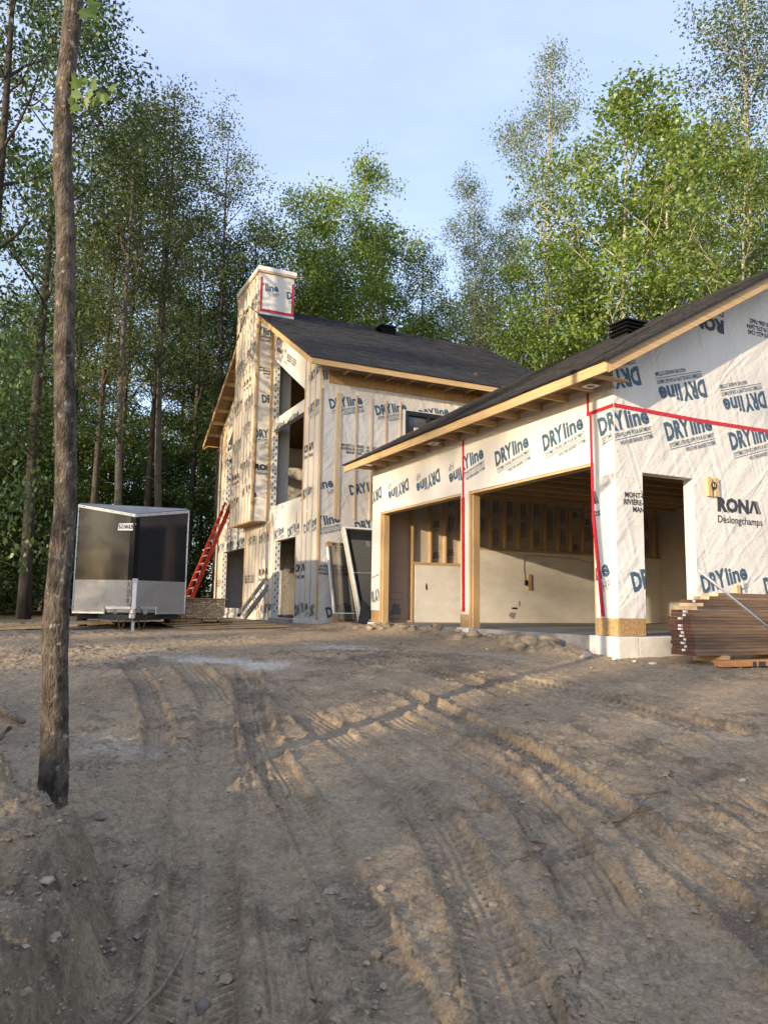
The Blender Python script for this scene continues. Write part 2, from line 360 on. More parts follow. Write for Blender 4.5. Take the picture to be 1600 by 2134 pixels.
# ------------------------------------------------------------------ ground
PD = [-50, 0, 2, 3, 4.5, 6, 8, 10, 13, 17, 25, 45, 100, 400]; PZ = [-2.2, -1.68, -1.55, -1.46, -1.28, -1.07, -.82, -.64, -.53, -.47, -.47, -.2, 1.5, 6]
def base_z(r, d):
    z = np.interp(d, PD, PZ)
    return z
TRACKS = [  # centre line (r, d), half width, depth, lug spacing
    ([(-.62, 1.5), (-.66, 2.9), (-.76, 3.46), (-.90, 4.1), (-1.08, 5.1), (-1.28, 6.15), (-1.5, 7.2), (-1.78, 8.0), (-2.4, 9.4)], .17, .040, .050),
    ([(-.25, 1.6), (-.28, 2.9), (-.40, 3.46), (-.58, 4.2), (-.80, 5.1), (-1.02, 6.1), (-1.30, 7.5), (-1.75, 9.0)], .10, .022, .045),
    ([(.30, 1.8), (.13, 2.9), (-.04, 3.47), (-.25, 4.14), (-.50, 4.88), (-.81, 5.73), (-1.08, 6.7), (-1.34, 7.9), (-1.6, 9.2)], .13, .030, .055),
    ([(1.66, 2.0), (1.66, 3.3), (1.64, 3.72), (1.56, 4.14), (1.47, 4.67), (1.33, 5.26), (1.07, 6.02), (.67, 6.95), (.0, 8.1)], .12, .046, .070),
    ([(.90, 2.0), (.95, 2.93), (1.02, 3.5), (1.02, 4.18), (.96, 4.79), (.82, 5.41), (.5, 6.2), (-.1, 7.2)], .17, .026, .085),
    ([(-1.30, 4.3), (-1.40, 4.9), (-1.56, 5.5), (-1.91, 6.7), (-2.47, 8.1), (-3.2, 9.6)], .11, .034, .055),
    ([(.55, 2.4), (.47, 3.69), (.37, 4.45), (.21, 5.13), (-.19, 5.97), (-.75, 7.04), (-1.2, 8.2)], .15, .026, .065),
    ([(3.01, 6.12), (2.56, 6.9), (1.98, 7.93), (1.13, 8.95), (-.4, 10.0)], .19, .024, .08),
    ([(2.3, 4.4), (2.15, 5.4), (1.8, 6.6), (1.2, 7.9), (.3, 9.1), (-1.2, 10.0)], .17, .022, .08),
    ([(2.9, 3.6), (2.6, 4.6), (2.3, 5.4)], .2, .03, .09)]
def polydist(r, d, pts):
    best = np.full(r.shape, 1e9); side = np.zeros_like(best); arc = np.zeros_like(best); acc = 0
    for (r0, d0), (r1, d1) in zip(pts[:-1], pts[1:]):
        vx, vy = r1-r0, d1-d0; L = math.hypot(vx, vy)
        t = np.clip(((r-r0)*vx+(d-d0)*vy)/(L*L), 0, 1)
        ex, ey = r-(r0+t*vx), d-(d0+t*vy); q = np.hypot(ex, ey); m = q < best
        best = np.where(m, q, best); side = np.where(m, np.sign(vx*ey-vy*ex), side); arc = np.where(m, acc+t*L, arc); acc += L
    return best, side, arc
def ground_fields(r, d):
    z = base_z(r, d)
    near = sstep(45, 14, d)*sstep(-6, 0, d)
    wr = r+.10*fbm(r*2.1, d*2.1, 3, 5); wd = d+.10*fbm(r*2.3+9, d*2.3, 3, 6)
    z = z+.035*fbm(r*.45, d*.45, 4, 1)+.16*fbm(r*.12, d*.12, 2, 2)*sstep(14, 30, np.abs(d))
    rut = np.zeros_like(z); churn = np.zeros_like(z); T = np.zeros_like(z)
    for i, (pts, hw, dep, lug) in enumerate(TRACKS):
        rr = r+.022*fbm(r*3, d*3, 2, 20+i); dd = d+.022*fbm(r*3, d*3, 2, 40+i)
        q, sd, arc = polydist(rr, dd, pts)
        ends = sstep(0, .4, arc)*sstep(0, .5, (sum(math.dist(a, b) for a, b in zip(pts[:-1], pts[1:]))-arc))
        fade = np.clip(.95+1.1*fbm(arc*.9+i*7, sd*0+i, 2, 60+i), .15, 1)*ends
        jag = .10*hw*fbm(r*16, d*16, 2, 170+i)
        inside = sstep(hw*1.04, hw*.90, q+jag)
        berm = np.exp(-((q-hw*1.22)/(hw*.19))**2)*(.25+.60*sstep(-.10, .14, fbm(r*11, d*11, 3, 70+i, .6)))
        lugs = np.clip(1.8*np.cos(2*math.pi*(arc-.55*q)/lug), -1, 1)
        edge = sstep(hw*.30, hw*.45, q)*inside*sstep(-.25, .05, fbm(arc*2.1, q*0+i, 2, 110+i))
        ribs = np.clip(1.6*np.cos(q*sd*2*math.pi/(hw*.36)), -1, 1)
        rut += fade*(1.0*dep*(-inside+.8*berm)+.011*edge*lugs+.0055*inside*(1-edge)*ribs)
        churn = np.maximum(churn, berm*fade); T = np.maximum(T, inside*fade)
    z = z+rut*near
    # cut bank on the left
    q, sd, arc = polydist(wr, wd, [(-.80, .5), (-.88, 2.2), (-.98, 2.9), (-1.12, 3.15), (-1.22, 3.55), (-1.42, 3.95), (-1.75, 4.22), (-2.3, 4.48), (-3.2, 5.1), (-5, 6.0), (-9, 7.2)])
    inside = np.where(sd > 0, 1, -1)*q
    bank = sstep(-.05, .20, inside+.10*fbm(r*5, d*5, 3, 12))*sstep(7.5, 5.5, d)*.42
    bank = bank*(1+.5*fbm(r*2, d*2, 3, 11))
    face = np.exp(-((inside-.08)/.16)**2)*sstep(7.5, 5.0, d); top = sstep(.0, .3, inside)*sstep(8.0, 5.5, d)
    z = z+bank+top*(.10*fbm(r*1.7, d*1.7, 4, 13, .55)+.035*fbm(r*6, d*6, 3, 14, .6))
    # clods: ridged noise gated by broad patches
    gate = np.clip(fbm(wr*.9, wd*.9, 4, 30)*2.2+.12, 0, 1)
    rid = 1-np.abs(fbm(wr*9, wd*9, 4, 31, .6))*2.6
    lump = np.clip(fbm(wr*6, wd*6, 5, 32, .62)-.02, 0, 1)
    al = d-.28*r; ac = r+.28*d
    streak = fbm(ac*13+.8*fbm(r*2, d*2, 2, 80), al*1.6, 3, 81, .6)*np.clip(.55+1.4*fbm(r*.7, d*.7, 3, 82), 0, 1)
    tread = np.cos(2*math.pi*(al+.35*ac)/.07)*np.clip(fbm(ac*1.7, al*.5, 3, 83)*3-.55, 0, 1)
    area = np.clip(gate*1.1+1.1*churn+1.6*face+.7*top+.10, 0, 1.9)
    crumb = .020*sstep(.06, .15, fbm(wr*7, wd*7, 3, 84, .55))+.013*sstep(.05, .14, fbm(wr*15, wd*15, 3, 89, .55))+.007*sstep(.04, .13, fbm(wr*31, wd*31, 2, 90, .5))
    crumb = crumb*area*(.7+.6*fbm(r*3, d*3, 2, 91))
    near0 = near; near = near*(1-.80*T)
    z = z+near*(.006*gate*np.clip(rid, 0, 1)+.020*lump*np.clip(gate+.8*churn+1.2*face, 0, 1.6)+.009*streak+.006*tread+.62*crumb)
    z = z+near*(.009*fbm(r*24, d*24, 3, 33, .7)+.008*fbm(r*3.1, d*3.1, 3, 34))
    crk = np.exp(-(fbm(ac*7+.5*fbm(r*5, d*5, 2, 85), al*3.2, 4, 86, .6)/.035)**2)*np.clip(.15+1.6*fbm(r*.9+4, d*.9, 3, 87)+.5*churn, 0, 1)
    z = z-near*.016*crk
    z = z-.03*face*np.clip(rid, 0, 1)+near*face*.05*np.clip(fbm(r*8, d*8, 4, 88, .65), -.2, 1)
    near = near0
    z = z+.07*np.exp(-((r+1.915)**2+(d-4.60)**2)/.045)*(1+.6*fbm(r*9, d*9, 3, 95))
    # dirt banked up along the garage sill and by the house corner
    X = FW[0]*d+RT[0]*r; Y = FW[1]*d+RT[1]*r
    sill = np.exp(-((X-6.75)/.34)**2)*sstep(7.7, 8.6, Y)*sstep(15.6, 14.0, Y)
    z = z+sill*(.10+.20*np.clip(fbm(r*2.6, d*2.6, 4, 36, .6), 0, 1))
    hump = np.exp(-((X-6.75)/.8)**2-((Y-15.9)/1.1)**2); z = z+hump*(.07+.06*fbm(r*4, d*4, 4, 37))
    yard = sstep(9, 0, np.abs(X-4.0)-4.5)
    inb = ((X > 7.2) & (Y > 7.8) & (Y < 16) & (X < 16)) | ((X > 6.55) & (Y > 17.3) & (Y < 28) & (X < 15))
    z = np.where(inb, np.minimum(z, -.62), z)
    dust = np.zeros_like(z)
    for (r0, d0, a, b2, ang, s) in [(-1.9, 9.4, 1.25, .28, -.35, 1), (-.2, 10.9, 1.4, .36, -.55, .8), (.9, 10.4, .8, .25, -.2, .5), (-2.7, 10.2, .6, .2, -.3, .5), (2.9, 6.4, .7, .12, -.5, .45), (-1.9, 5.9, .4, .3, 0, .35)]:
        c_, s_ = math.cos(ang), math.sin(ang); u = (r-r0)*c_+(d-d0)*s_; v = -(r-r0)*s_+(d-d0)*c_
        dust = np.maximum(dust, s*np.clip(1.15-np.hypot(u/a, v/b2)+1.3*fbm(r*2.2, d*2.2, 5, 50, .6), 0, 1))
    damp_shade = np.clip(.55*top*(.5+fbm(r*3, d*3, 4, 55))+.45*face+.35*crk+.55*churn+.7*face*(.5+fbm(r*5, d*5, 3, 52))+.9*np.clip(lump*3*gate-.15, 0, 1)+.30*T*(.4+fbm(r*2.5, d*2.5, 4, 53))+1.2*np.clip(fbm(r*1.1, d*1.1, 5, 54, .6)-.05, 0, 1), 0, .85)  # damp soil, plus shade painted along rut edges, cracks and the bank face
    forest = np.maximum(sstep(21, 26, d), np.maximum(sstep(-7.5, -10.5, r)*sstep(8, 12, d), sstep(-4, -9, d)))
    return z, np.clip(dust*.9, 0, 1), damp_shade*near, forest

def gz(x, y):
    d = x*FW[0]+y*FW[1]; r = x*RT[0]+y*RT[1]
    return float(ground_fields(np.array([r]), np.array([d]))[0][0])

def make_ground():
    nr = 980
    dd = np.concatenate([-np.geomspace(300, 2, 26), np.linspace(-1.2, 1.4, 8), np.geomspace(1.5, 24, nr), np.geomspace(25, 900, 34)])
    sc = np.concatenate([-np.geomspace(60, 1.08, 24), np.linspace(-1, 1, 740), np.geomspace(1.08, 60, 24)])
    w = np.maximum(1.75, .54*dd+.55); w = np.where(dd > 24, .54*24+.55, w); w = np.where(dd < 1.4, 1.75, w)
    S, D = np.meshgrid(sc, dd); R = S*w[:, None]
    z, dust, damp_shade, forest = ground_fields(R, D)
    X = FW[0]*D+RT[0]*R; Y = FW[1]*D+RT[1]*R
    co = np.stack([X, Y, z], -1).reshape(-1, 3); n0, n1 = S.shape
    i = np.arange((n0-1)*(n1-1)); a = (i//(n1-1))*n1+i % (n1-1)
    fc = np.stack([a, a+1, a+1+n1, a+n1], -1)
    me = bpy.data.meshes.new('ground'); me.vertices.add(len(co)); me.vertices.foreach_set('co', co.ravel())
    me.loops.add(fc.size); me.loops.foreach_set('vertex_index', fc.ravel().astype(np.int32))
    me.polygons.add(len(fc)); me.polygons.foreach_set('loop_start', (np.arange(len(fc))*4).astype(np.int32))
    me.update(calc_edges=True); me.polygons.foreach_set('use_smooth', np.ones(len(fc), bool))
    at_ = me.attributes.new('mix', 'FLOAT_COLOR', 'POINT')
    at_.data.foreach_set('color', np.stack([dust, damp_shade, forest, np.ones_like(dust)], -1).ravel())
    me.materials.append(M['ground'])
    o = bpy.data.objects.new('ground', me); COL.objects.link(o); tag(o, 'rutted grey-brown mud of the building site with tyre tracks and clods', kind='structure')
    return o
make_ground()

# ------------------------------------------------------------------ lettering
_fontcache = {}
def text_mesh(s, bold=0.0, shear=0.0, spacing=1.0):
    key = (s, bold, shear, spacing)
    if key in _fontcache: return _fontcache[key]
    cu = bpy.data.curves.new('t', 'FONT'); cu.body = s; cu.offset = bold; cu.shear = shear; cu.resolution_u = 2; cu.fill_mode = 'FRONT'; cu.space_character = spacing
    o = bpy.data.objects.new('t', cu); COL.objects.link(o)
    bpy.context.view_layer.update()
    me = bpy.data.meshes.new_from_object(o.evaluated_get(bpy.context.evaluated_depsgraph_get()))
    v = np.array([p.co[:2] for p in me.vertices]); f = [tuple(p.vertices) for p in me.polygons]
    bpy.data.objects.remove(o); bpy.data.curves.remove(cu); bpy.data.meshes.remove(me)
    v[:, 0] -= v[:, 0].min(); _fontcache[key] = (v, f); return v, f

def fit(s, x, y, w, h=None, **k):
    """text scaled to width w (and cap height h), lower left at x, y"""
    v, f = text_mesh(s, **k); v = v.copy(); sx = w/v[:, 0].max(); sy = sx if h is None else h/.70
    v[:, 0] = v[:, 0]*sx+x; v[:, 1] = v[:, 1]*sy+y
    return v, f
def join(parts):
    V, F, k = [], [], 0
    for v, f in parts:
        V.append(np.array(v, float)); F += [tuple(i+k for i in q) for q in f]; k += len(v)
    return np.concatenate(V), F
def quad(x0, y0, x1, y1): return [(x0, y0), (x1, y0), (x1, y1), (x0, y1)], [(0, 1, 2, 3)]

def logo_main(sub=True, hp=False, tagx=False):
    P = [fit('DRY', 0, 0, .52, .26, bold=.045), fit('line', .54, 0, .46, .25, bold=.035)]
    if sub: P += [fit("SYSTÈMES D'ENVELOPPE POUR BÂTIMENT", .02, -.115, .98, .062, bold=.012), fit('WEATHER BARRIER SYSTEMS', .34, -.235, .66, .062, bold=.012), quad(.02, -.148, 1.0, -.138)]
    return join(P)
def logo_hp(txt='HP'): return fit(txt, .80, -.20, .18, .14)
def logo_rona():
    P = [fit('RON', 0, 0, .70, .20, bold=.06), ([(.70, 0), (.775, .205), (.85, .205), (.925, 0), (.865, 0), (.812, .15), (.76, 0)], [(0, 1, 6), (1, 5, 6), (1, 2, 5), (2, 4, 5), (2, 3, 4)])]
    P += [([(.86, .205), (.875, .205), (.955, 0), (.938, 0)], [(0, 1, 2, 3)]), ([(.885, .205), (.898, .205), (.98, 0), (.965, 0)], [(0, 1, 2, 3)])]
    return join(P)
def logo_desl(): return fit('Deslongchamps', 0, -.185, 1.0, .115, bold=.015)
def logo_addr():
    return join([fit('MONT-LAURIER - 819-623-1245', 0, .20, 1.32, .075, bold=.03), fit('RIVIÈRE-ROUGE - 819-275-2694', -.02, .10, 1.36, .075, bold=.03), fit('MANIWAKI - 819-306-7662', .14, 0, 1.12, .075, bold=.03)])

FR = {'X': ((0, -1, 0), (0, 0, 1), (-1, 0, 0)), 'Y': ((1, 0, 0), (0, 0, 1), (0, -1, 0))}
def put_print(name, geom, m, parent, ax, c, u, z, w, ang=0.0, flip=False, clips=(), off=.004, holes=()):
    """flat print on wall plane ax = c. u runs to the right seen from outside; clip boxes (u0,u1,z0,z1) keep the inside"""
    v, f = geom; a = math.radians(ang)+(math.pi if flip else 0)
    v = np.asarray(v)*w; R = np.array([[math.cos(a), -math.sin(a)], [math.sin(a), math.cos(a)]])
    v = v@R.T+np.array([u, z])
    bm = bmesh.new(); bv = [bm.verts.new((x, y, 0)) for x, y in v]
    for q in f:
        try: bm.faces.new([bv[i] for i in q])
        except ValueError: pass
    for (u0, u1, z0, z1) in clips:
        for co, no in (((u0, 0, 0), (-1, 0, 0)), ((u1, 0, 0), (1, 0, 0)), ((0, z0, 0), (0, -1, 0)), ((0, z1, 0), (0, 1, 0))):
            bmesh.ops.bisect_plane(bm, geom=bm.verts[:]+bm.edges[:]+bm.faces[:], plane_co=co, plane_no=no, clear_outer=True)
    if holes:
        for (u0, u1, z0, z1) in holes:
            for co, no in (((u0, 0, 0), (1, 0, 0)), ((u1, 0, 0), (1, 0, 0)), ((0, z0, 0), (0, 1, 0)), ((0, z1, 0), (0, 1, 0))):
                bmesh.ops.bisect_plane(bm, geom=bm.verts[:]+bm.edges[:]+bm.faces[:], plane_co=co, plane_no=no)
            kill = []
            for fc in bm.faces:
                p = fc.calc_center_median()
                if u0 < p.x < u1 and z0 < p.y < z1: kill.append(fc)
            bmesh.ops.delete(bm, geom=kill, context='FACES')
    if not bm.faces:
        bm.free(); return None
    rt_, up, nm = (Vector(q) for q in FR[ax])
    org = Vector((c, 0, 0)) if ax == 'X' else Vector((0, c, 0))
    for p in bm.verts: p.co = org+rt_*p.co.x+up*p.co.y+nm*off
    bm.normal_update()
    me = bpy.data.meshes.new(name); bm.to_mesh(me); bm.free(); me.materials.append(m)
    o = bpy.data.objects.new(name, me); COL.objects.link(o); o.parent = parent
    return o

# ------------------------------------------------------------------ shingles
def shingles(name, parent, p0, along, upslope, L, H, seed, course=.145, tab=.33):
    """p0: lower corner; along, upslope: unit vectors; tabs laid in courses, each proud of the next"""
    rnd = random.Random(seed); mb = MB(); al, us = Vector(along), Vector(upslope); nrm = al.cross(us).normalized()
    if nrm.z < 0: nrm = -nrm
    n = int(H/course)+1
    for i in range(n):
        a = i*course; b = min(a+course+.03, H); x = -rnd.random()*tab
        while x < L:
            w = tab*rnd.uniform(.7, 1.25); x0, x1 = max(0, x), min(L, x+w-.004)
            if x1-x0 > .01:
                t = .016+rnd.uniform(0, .006); jj = rnd.uniform(-.004, .004)
                P = lambda u, s, h: Vector(p0)+al*u+us*s+nrm*h
                vs = [P(x0, a+jj, 0), P(x1, a+jj, 0), P(x1, b, .002), P(x0, b, .002), P(x0, a+jj, t), P(x1, a+jj, t), P(x1, b, .006), P(x0, b, .006)]
                mb.add(vs, [(4, 5, 6, 7), (0, 1, 5, 4), (1, 2, 6, 5), (3, 0, 4, 7)])
            x += w
    me = bpy.data.meshes.new(name); me.from_pydata(mb.v, [], mb.f); me.materials.append(M['shingle'])
    o = bpy.data.objects.new(name, me); COL.objects.link(o); o.parent = parent; o['kind'] = 'stuff'
    return o

def roof_vent(parent, c, s=.42):
    x, y, z = c; mb = MB(); h = s/2
    v = mb.box((x-h*.8, y-h*.8, z-.15), (x+h*.8, y+h*.8, z+.19)).build('roof_vent', M['black_metal'], parent)
    for k in range(3):
        q = MB(); zz = z-.02+k*.075; a, b = h*1.15, h*.85
        q.add([(x-a, y-a, zz), (x+a, y-a, zz), (x+a, y+a, zz), (x-a, y+a, zz), (x-b, y-b, zz+.05), (x+b, y-b, zz+.05), (x+b, y+b, zz+.05), (x-b, y+b, zz+.05)],
              [(3, 2, 1, 0), (4, 5, 6, 7), (0, 1, 5, 4), (1, 2, 6, 5), (2, 3, 7, 6), (3, 0, 4, 7)]).build('louvre', M['black_metal'], v)
    MB().box((x-h*1.2, y-h*1.2, z+.20), (x+h*1.2, y+h*1.2, z+.225)).build('vent_cap', M['black_metal'], v)
    return v

# ================================================================== GARAGE
GX, GY, GY2, GX2 = 7.30, 7.88, 15.72, 16.1
SLAB = -.36
def fx(u, z, w): return (GX+w, -u, z)          # front wall, u = -Y
def fy(u, z, w): return (u, GY+w, z)           # gable wall, u = X
garage = empty('garage', (GX, GY, SLAB)); garage.location = (0, 0, 0)
tag(garage, 'unfinished two-bay garage wrapped in white weather barrier with red tape and open doorways', 'garage')
RS = .565                                     # roof slope
EX, EZ = 6.76, 3.065                          # eave fascia
def gtop(x): return EZ+.03+RS*(x-EX)          # underside of roof deck over gable wall
# walls
o_r, o_l = (8.31, 11.62), (11.87, 15.30)
wall_h = 3.33
loops = [[(-GY2, -.10), (-o_l[1], -.10), (-o_l[1], 2.075), (-o_l[0], 2.075), (-o_l[0], -.13), (-o_r[1], -.13), (-o_r[1], 2.07), (-o_r[0], 2.065), (-o_r[0], -.12), (-GY-.1905, -.12), (-GY-.1905, wall_h), (-GY2, wall_h)]]
fw_ = MB().prism(loops, fx, .19).build('front_wall', M['wrap_x'], garage)
RX = (GX+GX2)/2
dl, dr, dt = 7.79, 8.775, 1.90
loops = [[(GX, -.12), (dl, -.12), (dl, dt), (dr, dt), (dr, -.12), (GX2, -.12), (GX2, gtop(GX)), (RX, gtop(RX)), (GX, gtop(GX))]]
gw_ = MB().prism(loops, fy, .19).build('gable_wall', M['wrap_y'], garage)
# pine jambs inside the big openings, header undersides
for (y0, y1, zz) in ((o_r[0], o_r[1], 2.066), (o_l[0], o_l[1], 2.074)):
    box('jamb', (GX+.012, y1-.040, SLAB), (GX+.20, y1-.002, zz-.002), M['wood_z'], garage)
    box('jamb', (GX+.012, y0+.002, SLAB), (GX+.20, y0+.040, zz-.002), M['wood_z'], garage)
    box('header', (GX+.012, y0+.042, zz-.040), (GX+.20, y1-.042, zz-.003), M['wood_y'], garage)
    box('header', (GX+.055, y1-.080, SLAB), (GX+.19, y1-.042, zz-.042), M['wood_z'], garage)
# osb strips and foam piers
def pier(name, a, b, m): return box(name, a, b, m, garage, bevel=.012)
box('osb_panel', (GX+.010, 8.12, SLAB+.005), (GX+.18, 8.305, -.118), M['osb'], garage)
box('osb_panel', (GX+.004, GY+.014, SLAB+.005), (GX+.17, 8.117, -.119), M['osb'], garage)
box('osb_panel', (GX+.03, GY+.008, SLAB+.005), (dl-.002, GY+.18, -.122), M['osb'], garage)
box('osb_panel', (dr+.004, GY+.008, SLAB+.005), (GX2, GY+.18, -.122), M['osb'], garage)
box('osb_panel', (GX+.008, o_r[1]+.006, SLAB+.005), (GX+.18, 11.74, -.132), M['osb'], garage)
box('osb_panel', (GX+.012, 11.743, SLAB+.005), (GX+.18, o_l[0]-.004, -.132), M['osb'], garage)
box('osb_panel', (GX+.008, o_l[1]+.004, SLAB+.005), (GX+.18, GY2-.005, -.105), M['osb'], garage)
pier('foundation_pier', (GX-.065, GY-.055, -.85), (GX+.30, 8.40, SLAB), M['foam'])
pier('foundation_wall', (GX+.302, GY-.050, -.85), (GX2, GY+.25, SLAB-.004), M['foam'])
pier('foundation_pier', (GX-.05, 11.56, -.85), (GX+.26, 11.95, SLAB), M['foam'])
pier('foundation_pier', (GX-.06, 15.20, -.85), (GX+.26, GY2+.05, SLAB), M['foam'])
box('slab', (GX-.03, GY+.26, -.80), (GX2-.05, GY2-.03, SLAB-.006), M['concrete'], garage)
# far wall: grey foam below, studs and foil board above
FWY = 15.50
box('foam_wall', (8.30, FWY, SLAB), (10.02, FWY+.14, .955), M['icf'], garage)
box('foam_wall', (10.024, FWY-.002, SLAB), (GX2-.1, FWY+.14, 1.375), M['icf'], garage)
box('sill_plate', (8.28, FWY-.01, .957), (10.02, FWY+.14, 1.02), M['wood_x'], garage)
box('sill_plate', (10.026, FWY-.01, 1.377), (GX2-.1, FWY+.14, 1.435), M['wood_x'], garage)
box('foil_board', (8.30, FWY+.11, 1.0), (GX2-.1, FWY+.13, 4.2), M['insul'], garage)
box('beige_panel', (GX+.2, FWY+.16, SLAB), (8.30, FWY+.18, 3.2), M['beige'], garage)
box('sill_plate', (GX+.21, FWY-.01, SLAB), (8.25, FWY+.13, SLAB+.045), M['wood_x'], garage)
rnd = random.Random(4)
xs = [7.62, 8.24, 8.72, 9.12, 9.55, 9.98] + [10.40+.41*k for k in range(14)]
for i, x in enumerate(xs):
    zb = SLAB+.046 if i < 2 else (1.022 if x < 10.02 else 1.437)
    box('stud', (x-.02+rnd.uniform(-.01, .01), FWY+.004, zb), (x+.02, FWY+.108, 3.3), M['wood_z'], garage)
COMF = join([fit('COMFORT', 0, 0, 1, .2, bold=.04), quad(0, .27, 1.0, .38), fit('isolant', .0, -.2, .35, .09)])
MAP = join([([(.1, 0), (.05, .25), (.22, .40), (.18, .62), (.40, .80), (.62, .72), (.80, .80), (.72, .52), (.92, .40), (.78, .22), (.86, .05), (.5, .10)], [tuple(range(12))]), quad(.1, -.18, .8, -.13), quad(.1, -.27, .6, -.23), quad(.05, 1.0, .95, 1.03), quad(.05, 1.0, .08, 1.5), quad(.92, 1.0, .95, 1.5), quad(.05, 1.47, .95, 1.5)])
for i, x in enumerate(xs[2:-1]):
    for k in range(3):
        zz = 1.62+k*.62+rnd.uniform(-.15, .12)-(.45 if x < 10.02 else 0)
        if zz+.3 > 2.9 or zz < (1.05 if x < 10.02 else 1.45): continue
        if rnd.random() < .5: put_print('board_print', COMF, M['lightprint'], garage, 'Y', FWY+.109, x+.28, zz, .40, 90)
        else: put_print('board_print', MAP, M['lightprint'], garage, 'Y', FWY+.109, x+.08, zz, .24, 0)
put_print('board_print', MAP, M['lightprint'], garage, 'Y', FWY+.159, 7.72, -.22, .36, 0)
# wall boxes on the foam wall
wb = box('switch_box', (11.36, FWY-.06, .55), (11.42, FWY-.004, .68), M['black_metal'], garage); box('backing_block', (11.44, FWY-.05, .45), (11.53, FWY-.004, .83), M['wood_z'], garage)
MB().tube([(11.38, FWY-.02, .68), (11.33, FWY-.015, 1.0), (11.36, FWY-.015, 1.28), (11.7, FWY-.015, 1.30), (12.9, FWY-.015, 1.27), (13.5, FWY-.015, 1.18), (13.62, FWY-.02, .5)], .009, 5).build('cable', M['lightprint'], garage)
box('switch_box', (13.58, FWY-.06, .35), (13.66, FWY-.004, .52), M['black_metal'], garage)
box('vent_hole', (10.98, FWY-.012, -.03), (11.13, FWY-.003, .01), M['black_metal'], garage)
# patches of torn foam with pale rims
for (x, z, w, h) in ((8.60, .45, .05, .20), (11.20, .12, .07, .17), (11.0, -.18, .24, .16)):
    q = []
    for k in range(9):
        a = k*2*math.pi/9; q.append((x+math.cos(a)*w*.5*rnd.uniform(.6, 1.2), z+math.sin(a)*h*.5*rnd.uniform(.6, 1.2)))
    MB().prism([q], lambda u, zz, wv: (u, FWY-.006+wv, zz), .004).build('foam_scar', M['concrete'] if x > 9 else M['black_metal'], garage)
# ceiling joists and dark closure
for k in range(13):
    yy = 8.35+.6*k
    box('ceiling_joist', (GX+.2, yy-.02, 2.62), (GX2-.2, yy+.02, 2.80), M['wood_x'], garage)
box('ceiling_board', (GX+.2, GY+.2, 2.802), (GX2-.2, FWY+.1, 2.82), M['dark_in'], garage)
box('back_wall', (GX2-.19, GY+.19, SLAB), (GX2, GY2, 3.3), M['insul'], garage)
box('end_wall', (GX+.19, FWY+.185, SLAB), (GX2, GY2-.001, 3.3), M['wrap_y'], garage)
# roof deck, fascias, lookouts
RY0, RY1 = 7.39, 16.12
ridge_z = EZ+.175+RS*(RX-EX)
dk = MB()
for sgn in (1, -1):
    xe = EX if sgn == 1 else 2*RX-EX
    dk.add([(xe, RY0, EZ+.15), (xe, RY1, EZ+.15), (RX, RY1, ridge_z-.025), (RX, RY0, ridge_z-.025), (xe, RY0, EZ+.17), (xe, RY1, EZ+.17), (RX, RY1, ridge_z-.005), (RX, RY0, ridge_z-.005)],
           [(0, 1, 2, 3), (4, 5, 6, 7), (0, 1, 5, 4), (1, 2, 6, 5), (2, 3, 7, 6), (3, 0, 4, 7)])
gdeck = dk.build('roof_deck', M['ply'], garage)
us = Vector((1, 0, RS)).normalized(); sl_len = (RX-EX+.05)*math.sqrt(1+RS*RS)
shingles('shingles', garage, (EX-.05, RY0-.03, EZ+.172-.05*RS), (0, 1, 0), us, RY1-RY0+.05, sl_len, 1)
us2 = Vector((-1, 0, RS)).normalized()
shingles('shingles', garage, (2*RX-EX+.05, RY0-.03, EZ+.172-.05*RS), (0, 1, 0), us2, RY1-RY0+.05, sl_len, 2, .3, 1.2)
MB().bar((EX-.045, RY0-.02, EZ+.165), (EX-.045, RY1, EZ+.165), .05, .022).build('drip_edge', M['membrane'], garage)
MB().bar((EX-.05, RY0-.022, EZ+.16-.05*RS), (RX, RY0-.022, EZ+.16+RS*(RX-EX)), .022, .055, (0, 1, 0)).build('drip_edge', M['membrane'], garage)
cuts = [RY0, 8.95, 11.6, 14.1, RY1]
for a, b in zip(cuts[:-1], cuts[1:]):
    box('fascia_board', (EX-.02, a+.002, EZ), (EX+.018, b-.002, EZ+.147), M['wood_y'], garage)
def rake(name, y, x0, x1, zoff, h, par, m):
    return MB().add([(x0, y, EZ+zoff+RS*(x0-EX)), (x1, y, EZ+zoff+RS*(x1-EX)), (x1, y, EZ+zoff+h+RS*(x1-EX)), (x0, y, EZ+zoff+h+RS*(x0-EX)),
                     (x0, y+.036, EZ+zoff+RS*(x0-EX)), (x1, y+.036, EZ+zoff+RS*(x1-EX)), (x1, y+.036, EZ+zoff+h+RS*(x1-EX)), (x0, y+.036, EZ+zoff+h+RS*(x0-EX))],
                    [(0, 1, 2, 3), (7, 6, 5, 4), (0, 4, 5, 1), (1, 5, 6, 2), (2, 6, 7, 3), (3, 7, 4, 0)]).build(name, m, par)
rake('rake_board', RY0-.002, EX+.02, RX, -.02, .165, garage, M['wood_x'])
rake('rake_board', RY1-.036, EX+.02, RX, -.02, .165, garage, M['wood_x'])
for k in range(13):
    yy = 8.24+.61*k
    if yy < RY1-.1: box('lookout', (EX+.02, yy-.019, EZ+.005), (GX+.10, yy+.019, EZ+.092), M['wood_x'], garage)
box('ledger', (GX-.024, RY0+.5, EZ+.095), (GX-.003, RY1-.4, EZ+.15), M['wood_y'], garage)
for (yl, xl) in ((12.34, 6.98), (8.02, 7.02)):
    p = box('soffit_light', (xl-.09, yl-.09, EZ-.004), (xl+.09, yl+.09, EZ+.004), M['white_trim'], garage)
    MB().tube([(xl, yl, EZ-.007), (xl, yl, EZ-.005)], .055, 14).build('lamp_hole', M['black_metal'], p)
